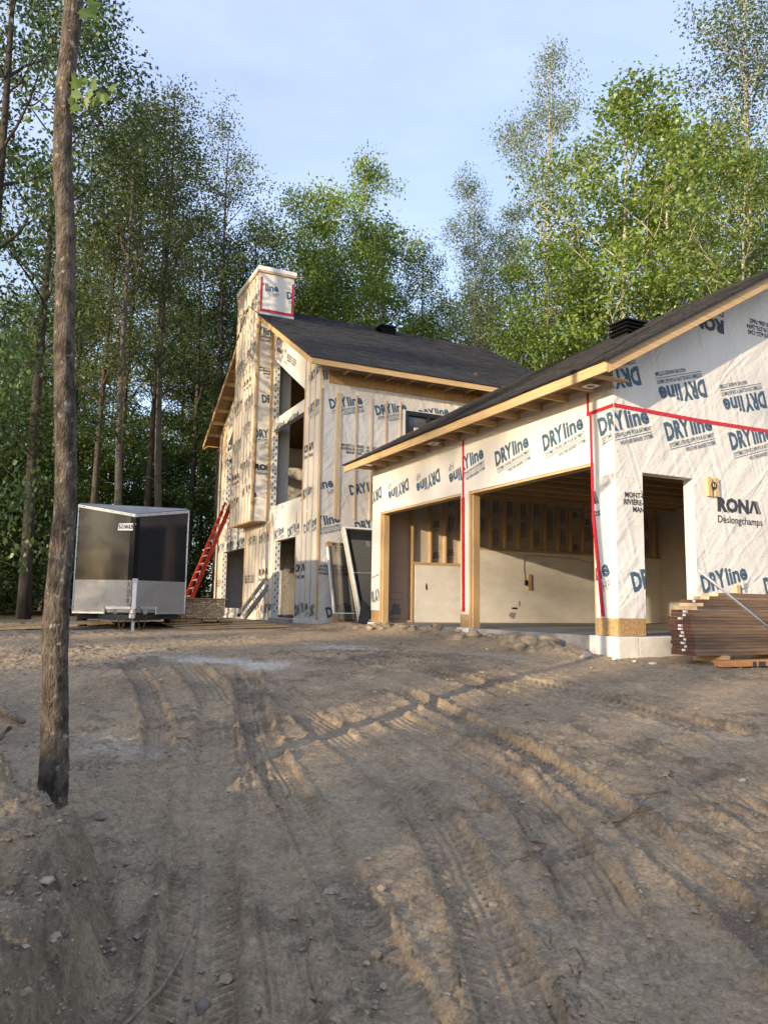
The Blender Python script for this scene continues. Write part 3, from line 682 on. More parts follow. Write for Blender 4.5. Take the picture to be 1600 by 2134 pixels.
box('lookout', (EX+.02, 7.62, EZ+.004), (GX+.02, 7.72, EZ+.03), M['wood_x'], garage)
roof_vent(garage, (10.15, 10.55, EZ+.175+RS*(10.15-EX)), .44)
# red tape with printed dots
def tape(ax, c, pts, w=.055, par=garage):
    off = .006
    for (u0, z0), (u1, z1) in zip(pts[:-1], pts[1:]):
        L = math.hypot(u1-u0, z1-z0); dx, dz = (u1-u0)/L, (z1-z0)/L; nx, nz_ = -dz*w/2, dx*w/2
        n = max(2, int(L/.08)); V = []; F = []; rr = random.Random(int(L*1000))
        for i in range(n+1):
            t = i/n*L; j = rr.uniform(-.003, .003)
            V += [(u0+dx*t+nx*(1+j*8)+0*j, z0+dz*t+nz_*(1+j*8)), (u0+dx*t-nx*(1-j*8), z0+dz*t-nz_*(1-j*8))]
        F = [(2*i, 2*i+1, 2*i+3, 2*i+2) for i in range(n)]
        t_ = put_print('red_tape', (np.array(V), F), M['red_tape'], par, ax, c, 0, 0, 1, off=off)
        dots = []
        for i in range(int(L/.075)):
            t = (i+.5)*.075; q = (i % 2*2-1)*.25*w
            a, b = u0+dx*t-dz*q, z0+dz*t+dx*q; s_ = w*.13
            dots.append(([(a+s_*math.cos(k), b+s_*math.sin(k)) for k in (0, 1.05, 2.1, 3.14, 4.2, 5.24)], [(0, 1, 2, 3, 4, 5)]))
        if dots: put_print('tape_print', join(dots), M['tape_dot'], t_, ax, c, 0, 0, 1, off=off+.003)['kind'] = 'stuff'
tape('X', GX, [(-11.80, 3.06), (-11.80, 1.95)], .062); tape('X', GX-.003, [(-11.795, 1.99), (-11.775, -.08)], .105)
tape('X', GX, [(-8.40, 3.10), (-8.40, 2.76)], .05); tape('X', GX-.002, [(-8.43, 2.785), (-7.882, 2.80)], .055)
tape('X', GX-.001, [(-8.35, 2.76), (-8.33, 1.3)], .048); tape('X', GX-.003, [(-8.33, 1.35), (-8.17, -.10)], .07)
tape('Y', GY, [(7.302, 2.80), (8.9, 2.775), (10.5, 2.785), (12.5, 2.78)], .058)
# torn tape end
# prints on the front wall
LM = logo_main(); LP = logo_main(False); LHP = logo_hp(); LR = logo_rona(); LD = logo_desl(); LA = logo_addr()
def logo(par, ax, c, u, z, w=.94, ang=12, flip=False, hp=False, clips=(), holes=(), mp=None):
    put_print('printed_logo', LP if hp else LM, M['navy'], par, ax, c, u, z, w, ang, flip, clips, holes=holes)
    if hp: put_print('printed_mark', fit(mp, .80, -.20, .2, .14) if mp else LHP, M['lightprint'], par, ax, c, u, z, w, ang, flip, clips, holes=holes)
kt = [(-11.775, -7.88, -1, 3.2)]
logo(garage, 'X', GX, -10.74, 2.40, .95, 11); logo(garage, 'X', GX, -9.43, 2.43, .95, 11)
logo(garage, 'X', GX, -12.05, 2.44, .95, 11, clips=kt)
logo(garage, 'X', GX, -8.155, 2.42, .95, 13, clips=[(-8.32, -7.885, 0, 3)])
kl = [(-15.715, -11.83, 2.08, 3.2)]
for k in range(4): logo(garage, 'X', GX, -11.38-1.30*k, 2.66, .95, 11, True, hp=True, clips=kl)
put_print('printed_logo', LP, M['navy'], garage, 'X', GX, -15.30+.22, .42, .95, 11, True, [(-15.70, -15.305, -.1, 1)])
put_print('printed_address', fit('SYSTÈMES D\'ENVELOPPE', 0, 0, 1, .06, bold=.012), M['blackprint'], garage, 'X', GX, -15.28, .72, .5, 11, True, [(-15.70, -15.305, -.1, 1)])
put_print('printed_logo', LP, M['navy'], garage, 'X', GX, -8.94, .24, .95, 14, False, [(-8.305, -7.885, -.1, 1)])
put_print('printed_mark', LHP, M['lightprint'], garage, 'X', GX, -8.94, .24, .95, 14, False, [(-8.305, -7.885, -.1, 1)])
put_print('printed_name', LR, M['blackprint'], garage, 'X', GX, -9.13, 1.47, .94, 0, False, [(-8.305, -7.885, -.1, 3)])
put_print('printed_name', LD, M['blackprint'], garage, 'X', GX, -9.13, 1.47, .94, 0, False, [(-8.305, -7.885, -.1, 3)])
# prints on the gable
logo(garage, 'Y', GY, 7.30-.26, 2.37, .95, 16, clips=[(7.305, 12, 0, 5)])
logo(garage, 'Y', GY, 8.28, 2.41, .96, 16); logo(garage, 'Y', GY, 9.59, 2.41, .96, 16); logo(garage, 'Y', GY, 10.90, 2.41, .96, 16)
for k in range(4): logo(garage, 'Y', GY, 7.76+1.30*k, 3.41, .96, 15, True, clips=[(7.305, 13, 2.8, 5)] if k == 0 else ())
put_print('printed_name', LR, M['blackprint'], garage, 'Y', GY, 9.53, 4.40, .94, 0, True); put_print('printed_name', LD, M['blackprint'], garage, 'Y', GY, 9.53, 4.40, .94, 0, True)
put_print('printed_address', LA, M['blackprint'], garage, 'Y', GY, 11.30, 4.56, .94, 0, True)
put_print('printed_name', LR, M['blackprint'], garage, 'Y', GY, 9.24, 1.465, .95, 0); put_print('printed_name', LD, M['blackprint'], garage, 'Y', GY, 9.24, 1.465, .95, 0)
put_print('printed_address', LA, M['blackprint'], garage, 'Y', GY, 7.46, 1.335, .98, 0, holes=[(dl, dr, 0, 2)])
put_print('printed_address', LA, M['blackprint'], garage, 'Y', GY, 10.9, 1.335, .98, 0)
for k in range(4): logo(garage, 'Y', GY, 7.58+1.31*k, .245, .96, 14.5, hp=True, holes=[(dl, dr, -1, 2)])
# staples
st_ = []; rr = random.Random(8)
for row in range(9):
    for k in range(34):
        a, b = 7.36+.12*k+rr.uniform(-.02, .02), .15+.33*row+rr.uniform(-.02, .02)
        if dl-.03 < a < dr+.03 and b < dt+.03: continue
        st_.append(quad(a, b, a+.008, b+.011))
put_print('staple_dots', join(st_), M['blackprint'], garage, 'Y', GY, 0, 0, 1)['kind'] = 'stuff'
# wall boxes on gable
for x0 in (9.02, 9.165): box('backing_block', (x0, GY-.045, 1.66), (x0+.075, GY-.003, 1.94), M['wood_z'], garage)
eb = MB().tube([(9.13, GY-.055, 1.82), (9.13, GY-.003, 1.82)], .055, 14).build('junction_box', M['black_metal'], garage)
box('box_mark', (9.105, GY-.058, 1.80), (9.115, GY-.056, 1.85), M['sticker'], eb); box('box_mark', (9.14, GY-.058, 1.795), (9.15, GY-.056, 1.84), M['sticker'], eb)
box('backing_block', (9.52, GY-.045, .10), (9.59, GY-.003, .38), M['wood_z'], garage); ob = box('outlet_box', (9.42, GY-.06, .12), (9.50, GY-.003, .26), M['black_metal'], garage)
box('box_mark', (9.425, GY-.063, .14), (9.44, GY-.061, .24), M['sticker'], ob)

# ================================================================== HOUSE
HX, HY, HY2, HX2 = 6.634, 17.45, 27.89, 14.7
XR, YE, YE2 = 6.134, 16.82, 28.52
RYH = 22.67; FZ = 5.78; HS = .574; HB = -.44
house = empty('house'); tag(house, 'two-storey house under construction, white weather barrier, pale vertical strapping, black gable roof and boxed chimney', 'house')
def hx(u, z, w): return (HX+w, -u, z)
def hyf(u, z, w): return (u, HY+w, z)
def htop(y): return FZ+.10+HS*((y-YE) if y < RYH else (YE2-y))
ops = []
W1 = [(18.63, 5.41), (21.36, 5.41), (21.36, 7.26), (18.63, 5.66)]
W2 = [(18.63, 2.81), (21.36, 2.81), (21.36, 5.07), (18.63, 5.07)]
W3 = [(19.05, -.36), (20.82, -.36), (20.82, 1.79), (19.05, 1.79)]
W4 = [(23.96, -.14), (26.83, -.14), (26.83, 1.80), (23.96, 1.80)]
W5 = [(23.98, 5.41), (26.71, 5.41), (26.71, 5.66), (23.98, 7.26)]
W6 = [(23.98, 2.81), (26.71, 2.81), (26.71, 5.07), (23.98, 5.07)]
outer = [(-HY2, HB), (-HY-.2805, HB), (-HY-.2805, htop(HY+.28)), (-RYH, htop(RYH)), (-HY2, htop(HY2))]
MB().prism([outer]+[[(-y, z) for y, z in W] for W in (W1, W2, W3, W4, W5, W6)], hx, .16).build('front_wall', M['wrap_x'], house)
wl_, wr_, wb_, wt_ = 9.06, 10.35, 4.48, 5.07
MB().prism([[(HX, HB), (HX2, HB), (HX2, 5.90), (HX+.3, 6.05), (HX, 6.05)], [(wl_, wb_), (wr_, wb_), (wr_, wt_), (wl_, wt_)]], hyf, .28).build('side_wall', M['wrap_y'], house)
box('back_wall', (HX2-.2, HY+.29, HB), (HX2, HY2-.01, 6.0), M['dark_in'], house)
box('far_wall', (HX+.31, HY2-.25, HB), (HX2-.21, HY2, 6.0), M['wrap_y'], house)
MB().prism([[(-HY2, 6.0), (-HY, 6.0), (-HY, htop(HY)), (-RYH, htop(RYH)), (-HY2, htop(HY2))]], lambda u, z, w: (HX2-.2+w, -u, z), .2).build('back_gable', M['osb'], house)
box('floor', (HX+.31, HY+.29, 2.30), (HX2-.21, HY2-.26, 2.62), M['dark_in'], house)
box('ground_slab', (HX+.31, HY+.29, -.8), (HX2-.21, HY2-.26, -.37), M['concrete'], house)
# partition seen through the upper opening
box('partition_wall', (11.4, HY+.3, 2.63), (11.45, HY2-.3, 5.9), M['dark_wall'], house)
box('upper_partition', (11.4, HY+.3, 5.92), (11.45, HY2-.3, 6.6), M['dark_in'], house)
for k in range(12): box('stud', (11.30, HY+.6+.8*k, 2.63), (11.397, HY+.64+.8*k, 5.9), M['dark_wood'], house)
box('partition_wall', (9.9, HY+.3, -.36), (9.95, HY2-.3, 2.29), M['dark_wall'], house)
# plastic sheet in lower doorway
MB().box((HX+.22, 19.07, -.34), (HX+.225, 20.80, 1.0)).build('plastic_sheet', M['film'], house)
# printed reveals
def reveal(yl, z0, z1, nm='reveal_lining'):
    p = box(nm, (HX+.004, yl-.006, z0+.003), (HX+.158, yl-.0025, z1-.003), M['white_trim'], house)
    D = []; n = int((z1-z0)/.20)
    for i in range(n):
        for j in range(2):
            a, b = .04+.075*j, z0+.1+.20*i+.10*j; D.append(([(a-.016, b-.035), (a+.016, b-.022), (a+.012, b), (a+.026, b+.03), (a-.004, b+.038), (a-.022, b+.004)], [(0, 1, 2, 3, 4, 5)]))
    put_print('reveal_print', join(D), M['blackprint'], p, 'Y', yl-.006, HX, 0, 1, off=.003)['kind'] = 'stuff'
reveal(21.36, 5.41, 7.20); reveal(21.36, 2.81, 5.07); reveal(20.82, -.30, 1.79); reveal(26.83, -.14, 1.80); reveal(26.71, 2.81, 5.07); reveal(26.71, 5.41, 5.64)
box('door_sill', (HX-.12, 19.03, HB-.06), (HX+.29, 20.86, -.372), M['concrete'], house)
box('foundation_band', (HX-.035, HY-.03, -.9), (HX+.28, 19.02, -.36), M['foam'], house, .01)
box('foundation_band', (HX-.035, 20.87, -.9), (HX+.28, HY2+.03, -.37), M['foam'], house, .01)
box('foundation_band', (HX+.282, HY-.035, -.9), (HX2, HY+.25, -.36), M['foam'], house, .01)
# straps on the front wall
FO = [(min(p[0] for p in W)-.0, max(p[0] for p in W), min(p[1] for p in W), max(p[1] for p in W)) for W in (W1, W2, W3, W4, W5, W6)]
def strap(y, z0, z1, w=.042, x=HX, t=.02, name='furring_strip', par=house):
    return box(name, (x-t-.002, y-w/2, z0), (x-.002, y+w/2, z1), M['strap'], par)
rnd = random.Random(12)
ys = [HY+.03, HY+.36, HY+.72, HY+1.06, 21.43]
CHY0, CHY1 = 21.62, 24.0
for y in (HY+.025, HY+.40, HY+.78, HY+1.12):
    strap(y, HB+.05, 2.4+rnd.uniform(-.05, .05)); strap(y+rnd.uniform(-.02, .02), 2.42, htop(y)-.14)
strap(18.98, -.3, 2.36); strap(18.55, 1.85, 2.75); strap(19.0, 1.82, 2.45)
for y in (21.40, 21.52): strap(y, 2.45, htop(y)-.12); strap(y-.12, 2.0, 2.44)
for k in range(9):
    y = 20.90+.36*k
    if y < 23.95: strap(y, HB+.07, 2.36)
for y in (23.90, 26.95, 27.2, 27.5, 27.84): strap(y, HB+.05, 2.6); strap(y, 2.62, max(3, htop(y)-.1))
for y in (26.85, 27.05, 27.35): strap(y, 5.2, htop(y)-.1) if htop(y) > 5.4 else None
for y in (24.6, 25.3, 26.0): strap(y, 7.30-HS*(y-23.98)*1.0+.05, htop(y)-.12)
# straps on the side wall
for x, z1, z0, w in ((7.08, 5.33, 2.13, .07), (7.155, 5.34, 2.11, .07), (7.60, 5.335, 2.12, .05), (8.03, 5.33, 2.14, .05), (8.44, 5.31, 2.5, .05), (8.86, 5.33, 2.6, .05)):
    box('furring_strip', (x-w/2, HY-.024, z0), (x+w/2, HY-.003, z1), M['strap'], house)
box('corner_strip', (HX+.004, HY-.022, HB+.05), (HX+.045, HY-.003, 5.4), M['wood_z'], house)
# OSB band under the eave
x = 6.83; rnd = random.Random(5)
for w in (.36, .50, .26, .26, .48, .52, .26, .26, .5, .28, .26, .5, .5, .52, .26, .5):
    box('osb_panel', (x+.004, HY-.018, 5.56), (min(x+w, HX2)-.004, HY-.003, 5.90), M['osb'], house); x += w
    if x > HX2-.3: break
# side window
fr = box('window_frame', (wl_-.05, HY-.03, wt_-.06), (wr_+.05, HY+.12, wt_+.05), M['door_black'], house)
box('window_frame', (wl_-.05, HY-.03, wb_-.05), (wr_+.05, HY+.12, wb_+.05), M['door_black'], house)
for a in (wl_-.05, (wl_+wr_)/2-.05, wr_-.05): box('window_frame', (a, HY-.028, wb_+.051), (a+.10, HY+.12, wt_-.061), M['door_black'], house)
box('window_pane', (wl_, HY+.06, wb_), (wr_, HY+.07, wt_), M['glass'], house)
box('window_flange', (wl_-.12, HY-.014, wb_-.1), (wl_-.052, HY-.003, wt_+.08), M['white_trim'], house)
# chimney box
ch = box('chimney', (XR, CHY0, 2.43), (7.24, CHY1, 10.03), M['wrap_x'], house)
cap = box('chimney_cap', (XR-.05, CHY0-.06, 10.09), (7.30, CHY1+.06, 10.22), M['white_trim'], house)
box('cap_rim', (XR-.04, CHY0-.05, 10.032), (7.29, CHY1+.05, 10.088), M['wood_y'], ch)
for k in range(8):
    y = CHY0+.03+k*(CHY1-CHY0-.06)/7
    strap(y, 2.44, 10.03, .042, XR, par=ch)
for x in (XR+.02, ): box('furring_strip', (x-.018, CHY0-.024, 2.44), (x+.035, CHY0-.003, 9.2), M['wood_z'], ch)
box('furring_strip', (HX-.06, CHY0-.024, 2.44), (HX-.015, CHY0-.003, 8.6), M['wood_z'], ch)
for k in range(5): box('soffit_slat', (XR+.02+.10*k, CHY0+.02, 2.40), (XR+.085+.10*k, CHY1-.02, 2.428), M['wood_y'], ch)
rz0 = FZ+.18+HS*(CHY0-YE)
tape('Y', CHY0-.002, [(XR+.07, 9.9), (XR+.07, rz0+.12)], .06, ch); tape('Y', CHY0-.003, [(XR+.05, rz0+.13), (7.24, rz0+.13)], .09, ch); tape('Y', CHY0-.002, [(7.20, 9.85), (7.20, rz0+.12)], .06, ch)
box('flashing', (XR+.05, CHY0-.03, rz0-.02), (7.26, CHY0-.005, rz0+.07), M['flash'], ch)
tape('Y', CHY0-.003, [(XR+.06, 5.3), (XR+.06, 2.45)], .03, ch)
# roof
rzH = FZ+.18+HS*(RYH-YE); dk = MB(); XR1 = 15.16
for ye in (YE, YE2):
    dk.add([(XR, ye, FZ+.155), (XR1, ye, FZ+.155), (XR1, RYH, rzH-.025), (XR, RYH, rzH-.025), (XR, ye, FZ+.175), (XR1, ye, FZ+.175), (XR1, RYH, rzH-.005), (XR, RYH, rzH-.005)],
           [(0, 1, 2, 3), (4, 5, 6, 7), (0, 1, 5, 4), (1, 2, 6, 5), (2, 3, 7, 6), (3, 0, 4, 7)])
dk.build('roof_deck', M['ply'], house)
sH = (RYH-YE+.05)*math.sqrt(1+HS*HS)
shingles('shingles', house, (XR-.03, YE-.05, FZ+.178-.05*HS), (1, 0, 0), Vector((0, 1, HS)).normalized(), XR1-XR+.06, sH, 3)
shingles('shingles', house, (XR-.03, YE2+.05, FZ+.178-.05*HS), (1, 0, 0), Vector((0, -1, HS)).normalized(), XR1-XR+.06, sH, 4, .3, 1.0)
box('ridge_cap', (7.26, RYH-.12, rzH-.07), (XR1+.02, RYH+.12, rzH+.022), M['shingle'], house)
box('fascia_board', (XR+.002, YE-.02, FZ), (10.4, YE+.018, FZ+.15), M['wood_x'], house)
box('fascia_board', (10.404, YE-.02, FZ), (XR1, YE+.018, FZ+.15), M['wood_x'], house)
box('fascia_board', (XR+.002, YE2-.018, FZ), (XR1, YE2+.02, FZ+.15), M['wood_x'], house)
box('drip_edge', (XR-.02, YE-.055, FZ+.152), (XR1, YE-.022, FZ+.172), M['membrane'], house)
def hrake(y0, y1, x, zoff, h, nm='rake_board', m=None, t=.036):
    z = lambda y: FZ+zoff+HS*((y-YE) if y <= RYH else (YE2-y))
    return MB().add([(x, y0, z(y0)), (x, y1, z(y1)), (x, y1, z(y1)+h), (x, y0, z(y0)+h), (x+t, y0, z(y0)), (x+t, y1, z(y1)), (x+t, y1, z(y1)+h), (x+t, y0, z(y0)+h)],
                    [(0, 1, 2, 3), (7, 6, 5, 4), (0, 4, 5, 1), (1, 5, 6, 2), (2, 6, 7, 3), (3, 7, 4, 0)]).build(nm, m or M['wood_y'], house)
hrake(YE+.02, CHY0-.005, XR-.004, -.02, .165); hrake(CHY1+.005, YE2-.02, XR-.004, -.02, .165)
hrake(CHY1+.005, YE2, XR-.02, .147, .03, 'drip_edge', M['membrane'], .03); hrake(YE, CHY0-.005, XR-.02, .147, .03, 'drip_edge', M['membrane'], .03)
for k in range(8):
    y = 24.4+.58*k
    if y < YE2-.1: hrake(y-.019, y+.019, XR+.034, .02, .11, 'lookout', M['wood_x'], HX-XR-.04)
for k in range(14): box('lookout', (7.2+.6*k, YE+.02, FZ+.03), (7.24+.6*k, HY-.02, FZ+.12), M['wood_y'], house) if 7.2+.6*k < XR1 else None
box('eave_return', (XR+.04, HY2+.01, FZ-.01), (HX-.003, YE2-.02, FZ+.02), M['wood_x'], house)
roof_vent(house, (10.75, 22.35, rzH-.22), .5)
# prints on the house
q = 1.0804
for u, z in ((6.38, 4.54), (7.56, 4.53), (8.75, 4.57)): logo(house, 'Y', HY, u*q, z*q, .92, 15, clips=[(HX+.01, 14, 0, 5.55)], holes=[(wl_-.12, wr_+.05, wb_-.1, wt_+.08)])
logo(house, 'Y', HY, 5.68*q, 2.50*q, .92, 14.5, hp=True, clips=[(HX+.01, 14, 0, 9)]); logo(house, 'Y', HY, 6.93*q, 2.55*q, .92, 14.5, hp=True)
for u in (5.86, 7.09): logo(house, 'Y', HY, u*q, 1.70*q, .92, 14, clips=[(HX+.01, 14, 0, 9)])
logo(house, 'Y', HY, 5.30*q, -.30*q, .92, 14, hp=True, clips=[(HX+.01, 14, -1, 9)]); logo(house, 'Y', HY, 6.42*q, -.28*q, .92, 14, hp=True)
put_print('printed_address', LA, M['blackprint'], house, 'Y', HY, 6.68*q, 3.52*q, .90, 0); put_print('printed_address', LA, M['blackprint'], house, 'Y', HY, 5.90*q, .68*q, .90, 0, clips=[(HX+.01, 14, 0, 9)])
logo(house, 'Y', HY, 5.75*q, 5.12*q, .92, 12, hp=True, clips=[(HX+.01, 6.82, 0, 9)])
for u in (-24.30, -23.06, -21.80, -20.65, -19.40, -18.22, -17.04, -25.5): logo(house, 'X', HX, u*q, 1.66*q, .93, 12, clips=[(-HY2, -HY-.005, 1.81, 9)])
for u in (-22.6, -21.35, -20.10, -18.3, -17.5, -16.55): logo(house, 'X', HX, u*q, -.27*q, .93, 12, hp=True, clips=[(-HY2, -HY-.005, -.43, 9)], holes=[(-b, -a, c, d) for a, b, c, d in FO])
for u in (-20.62, -17.75): 
    put_print('printed_name', LR, M['blackprint'], house, 'X', HX, u*q, .79*q, .92, 0, holes=[(-b, -a, c, d) for a, b, c, d in FO]); put_print('printed_name', LD, M['blackprint'], house, 'X', HX, u*q, .79*q, .92, 0, holes=[(-b, -a, c, d) for a, b, c, d in FO])
put_print('printed_address', LA, M['blackprint'], house, 'X', HX, -22.1*q, .6*q, .90, 0); put_print('printed_address', LA, M['blackprint'], house, 'X', HX, -26.6*1.04, .6, .90, 0, clips=[(-27.8, -26.85, 0, 2)])
HO = [(-b, -a, c, d) for a, b, c, d in FO]
for u, z, hp_ in ((-16.95, 4.50, False), (-16.95, 5.30, True), (-17.3, 2.47, True), (-18.5, 4.50, False), (-19.6, 4.5, False), (-25.4, 4.5, False), (-24.3, 2.5, True)): logo(house, 'X', HX, u*q, z*q, .93, 12, hp=hp_, clips=[(-HY2, -HY-.005, 0, 9)], holes=HO)
put_print('printed_name', LR, M['blackprint'], house, 'X', HX, -17.35*q, 3.64*q, .92, 0, clips=[(-HY2, -HY-.005, 0, 9)], holes=HO); put_print('printed_name', LD, M['blackprint'], house, 'X', HX, -17.35*q, 3.64*q, .92, 0, clips=[(-HY2, -HY-.005, 0, 9)], holes=HO)
put_print('printed_address', LA, M['blackprint'], house, 'X', HX, -20.3, 6.95, .70, -28); put_print('printed_name', LR, M['blackprint'], house, 'X', HX, -21.2, 7.5, .55, -28)
logo(house, 'X', HX, -21.3, 7.78, .55, -6)
for r_ in range(3):
    logo(house, 'X', XR, -(CHY1-.15-1.15*(r_ % 2))-.0, 3.0+.2*r_, .93, 12, hp=True, clips=[(-CHY1, -CHY0, 0, 12)]) if r_ < 2 else None
for u, z in ((-23.9, 4.85), (-22.8, 5.2), (-23.9, 6.1), (-22.75, 6.0), (-23.8, 7.4), (-22.6, 7.6), (-23.6, 9.0), (-22.4, 9.1)): logo(house, 'X', XR, u, z, .90, 12, clips=[(-CHY1, -CHY0, 0, 12)])
for u, z in ((-23.9, 3.9), (-22.9, 6.75)): put_print('printed_name', LR, M['blackprint'], ch, 'X', XR, u, z, .8, 0); put_print('printed_name', LD, M['blackprint'], ch, 'X', XR, u, z, .8, 0)
put_print('printed_address', LA, M['blackprint'], ch, 'X', XR, -22.95, 4.1, .75, 0)
kc = [(XR+.04, HX-.02, 0, 12)]
logo(ch, 'Y', CHY0, XR-.30, 8.05, .9, 4, clips=kc); put_print('printed_address', LA, M['blackprint'], ch, 'Y', CHY0, XR+.10, 6.85, .85, 0, clips=kc)
logo(ch, 'Y', CHY0, XR+.22, 5.98, .9, 8, hp=True, clips=kc); logo(ch, 'Y', CHY0, XR+.0, 4.9, .9, 6, clips=kc)
put_print('printed_name', LR, M['blackprint'], ch, 'Y', CHY0, XR+.05, 3.95, .8, 0, clips=kc); put_print('printed_name', LD, M['blackprint'], ch, 'Y', CHY0, XR+.05, 3.95, .8, 0, clips=kc)
logo(ch, 'Y', CHY0, XR-.72, 2.95, .9, 12, hp=True, clips=kc)
logo(ch, 'Y', CHY0, XR-.28, 9.42, .9, 6, hp=True, clips=[(XR+.10, 7.17, 0, 12)], mp='MP'); logo(ch, 'Y', CHY0, XR+.90, 9.34, .9, 6, clips=[(XR+.10, 7.17, 0, 12)])

# ================================================================== TRAILER
def make_trailer():
    # local frame: +y towards the tongue (camera), x to its left seen from the front... built around the nose
    px, py = at(-4.84, 14.75); to = math.atan2(-py, -px)-math.pi/2
    t = empty('cargo_trailer', (px, py, -.52), to+math.radians(2.0))
    tag(t, 'black enclosed cargo trailer with pointed nose, silver diamond-plate skirt and white roof trim', 'trailer')
    W, L, N = 1.01, 3.6, .52           # half width, length, nose projection
    z0, z1, z2, zn = .30, .93, 2.32, 2.13
    def wedge(za, zb, zbn, off, name, m):
        mb = MB(); w = W+off; n = N+off*1.3
        b = [(-w, 0), (0, n), (w, 0)]
        mb.add([(x, y, za) for x, y in b]+[(-w, 0, zb), (0, n, zbn), (w, 0, zb)], [(0, 1, 4, 3), (1, 2, 5, 4)])
        return mb.build(name, m, t)
    body = MB().add([(-W, -L, z0), (W, -L, z0), (W, 0, z0), (0, N, z0), (-W, 0, z0), (-W, -L, z2), (W, -L, z2), (W, 0, z2), (0, N, zn), (-W, 0, z2)],
                    [(4, 3, 2, 1, 0), (5, 6, 7, 9), (9, 7, 8), (0, 1, 6, 5), (1, 2, 7, 6), (2, 3, 8, 7), (3, 4, 9, 8), (4, 0, 5, 9)]).build('body', M['black_panel'], t)
    for sx in (-1, 1):
        MB().add([(sx*(W+.004), .002, z0+.03), (sx*.03, N+.004-.03*N/W, z0+.03), (sx*.03, N+.004-.03*N/W, z1), (sx*(W+.004), .002, z1)], [(0, 1, 2, 3)]).build('diamond_plate', M['diamond'], t)
        MB().bar((sx*(W+.01), .0, z2+.01), (0, N+.012, zn+.01), .03, .055).build('roof_trim', M['trim_grey'], t)
        MB().bar((sx*(W+.006), -L, z2+.0), (sx*(W+.006), 0, z2+.0), .03, .075).build('roof_trim', M['white_trim'], t)
        MB().bar((sx*(W+.008), .004, z0+.02), (sx*(W+.008), .004, z2-.03), .022, .022, (0, 1, 0)).build('corner_trim', M['alu'], t)
        MB().bar((sx*(W+.01), .0, z0+.02), (sx*.46, N*.57+.012, z0+.02), .02, .03).build('bottom_rail', M['steel'], t)
        MB().bar((sx*.46, N*.57+.012, z0+.115), (0, N+.012, z0+.115), .02, .05).build('bottom_rail', M['alu'], t)
        MB().bar((sx*.46, N*.57+.014, z0-.004), (sx*.46, N*.57+.014, z0+.14), .02, .045, (0, 1, 0)).build('bottom_rail', M['alu'], t)
        for k in range(6):
            f_ = (k+.5)/6; MB().tube([(sx*W*(1-f_), N*f_+.028, z2+.01+(zn-z2)*f_), (sx*W*(1-f_), N*f_+.034, z2+.01+(zn-z2)*f_)], .008, 6).build('rivet', M['black_metal'], t)
        for k in range(7): MB().tube([(sx*(W+.006), .02, z0+.12+.3*k), (sx*(W+.006), .026, z0+.12+.3*k)], .008, 6).build('rivet', M['black_metal'], t)
        # wheels
        wx = sx*(W-.14)
        w_ = MB().tube([(wx-.1, -1.5, .32), (wx-.09, -1.5, .32), (wx+.09, -1.5, .32), (wx+.1, -1.5, .32)], [.29, .33, .33, .29], 24).build('tyre', M['rubber'], t, True)
        MB().tube([(wx+sx*.095, -1.5, .32), (wx+sx*.107, -1.5, .32)], .2, 18).build('rim', M['steel'], w_)
    MB().add([(-W, -.3, z2+.05), (W, -.3, z2+.05), (W, 0, z2+.05), (0, N, zn+.045), (-W, 0, z2+.05), (-W, -.3, z2+.10), (W, -.3, z2+.10)], [(0, 1, 2, 3, 4), (5, 6, 2, 3, 4)]).build('roof_panel', M['roof_metal'], t)
    nb = .085
    MB().add([(-nb, N*(1-nb/W)+.006, z1), (0, N+.016, z1), (nb, N*(1-nb/W)+.006, z1), (-nb, N*(1-nb/W)+.006, zn-.02), (0, N+.016, zn-.03), (nb, N*(1-nb/W)+.006, zn-.02)], [(0, 1, 4, 3), (1, 2, 5, 4)]).build('nose_strip', M['nose_black'], t)
    MB().add([(-nb, N*(1-nb/W)+.008, z0+.14), (0, N+.018, z0+.14), (nb, N*(1-nb/W)+.008, z0+.14), (-nb, N*(1-nb/W)+.008, z1+.003), (0, N+.018, z1+.003), (nb, N*(1-nb/W)+.008, z1+.003)], [(0, 1, 4, 3), (1, 2, 5, 4)]).build('nose_plate', M['nose_plate'], t)
    MB().box((-W+.1, -L, z0-.10), (W-.1, -.1, z0-.002)).build('underframe', M['black_metal'], t)
    for sx in (-1, 1): MB().bar((sx*.55, .1, z0-.055), (.0, 1.18, z0-.055), .055, .10).build('tongue_beam', M['black_metal'], t)
    MB().box((-.30, .37, z0-.0), (.30, .40, z0+.09)).build('tongue_cover', M['diamond'], t)
    c = MB().box((-.05, 1.05, z0-.07), (.05, 1.42, z0+.03)).build('coupler', M['steel'], t, bevel=.02)
    MB().tube([(0, 1.38, z0+.03), (0, 1.38, z0+.09)], .05, 10).build('latch', M['steel'], c)
    jx = -.03
    j = MB().box((jx-.035, 1.0, .28), (jx+.035, 1.07, .92)).build('jack', M['white_trim'], t, bevel=.008)
    MB().box((jx-.026, 1.01, .0), (jx+.026, 1.06, .30)).build('jack_leg', M['alu'], j)
    MB().box((jx-.075, .98, .0), (jx+.075, 1.09, .012)).build('jack_foot', M['steel'], j)
    MB().box((jx-.045, .995, .87), (jx+.045, 1.075, .945)).build('jack_cap', M['alu'], j)
    MB().tube([(jx+.035, 1.035, .60), (jx+.09, 1.035, .60), (jx+.09, 1.06, .60)], .008, 6).build('jack_pin', M['steel'], j)
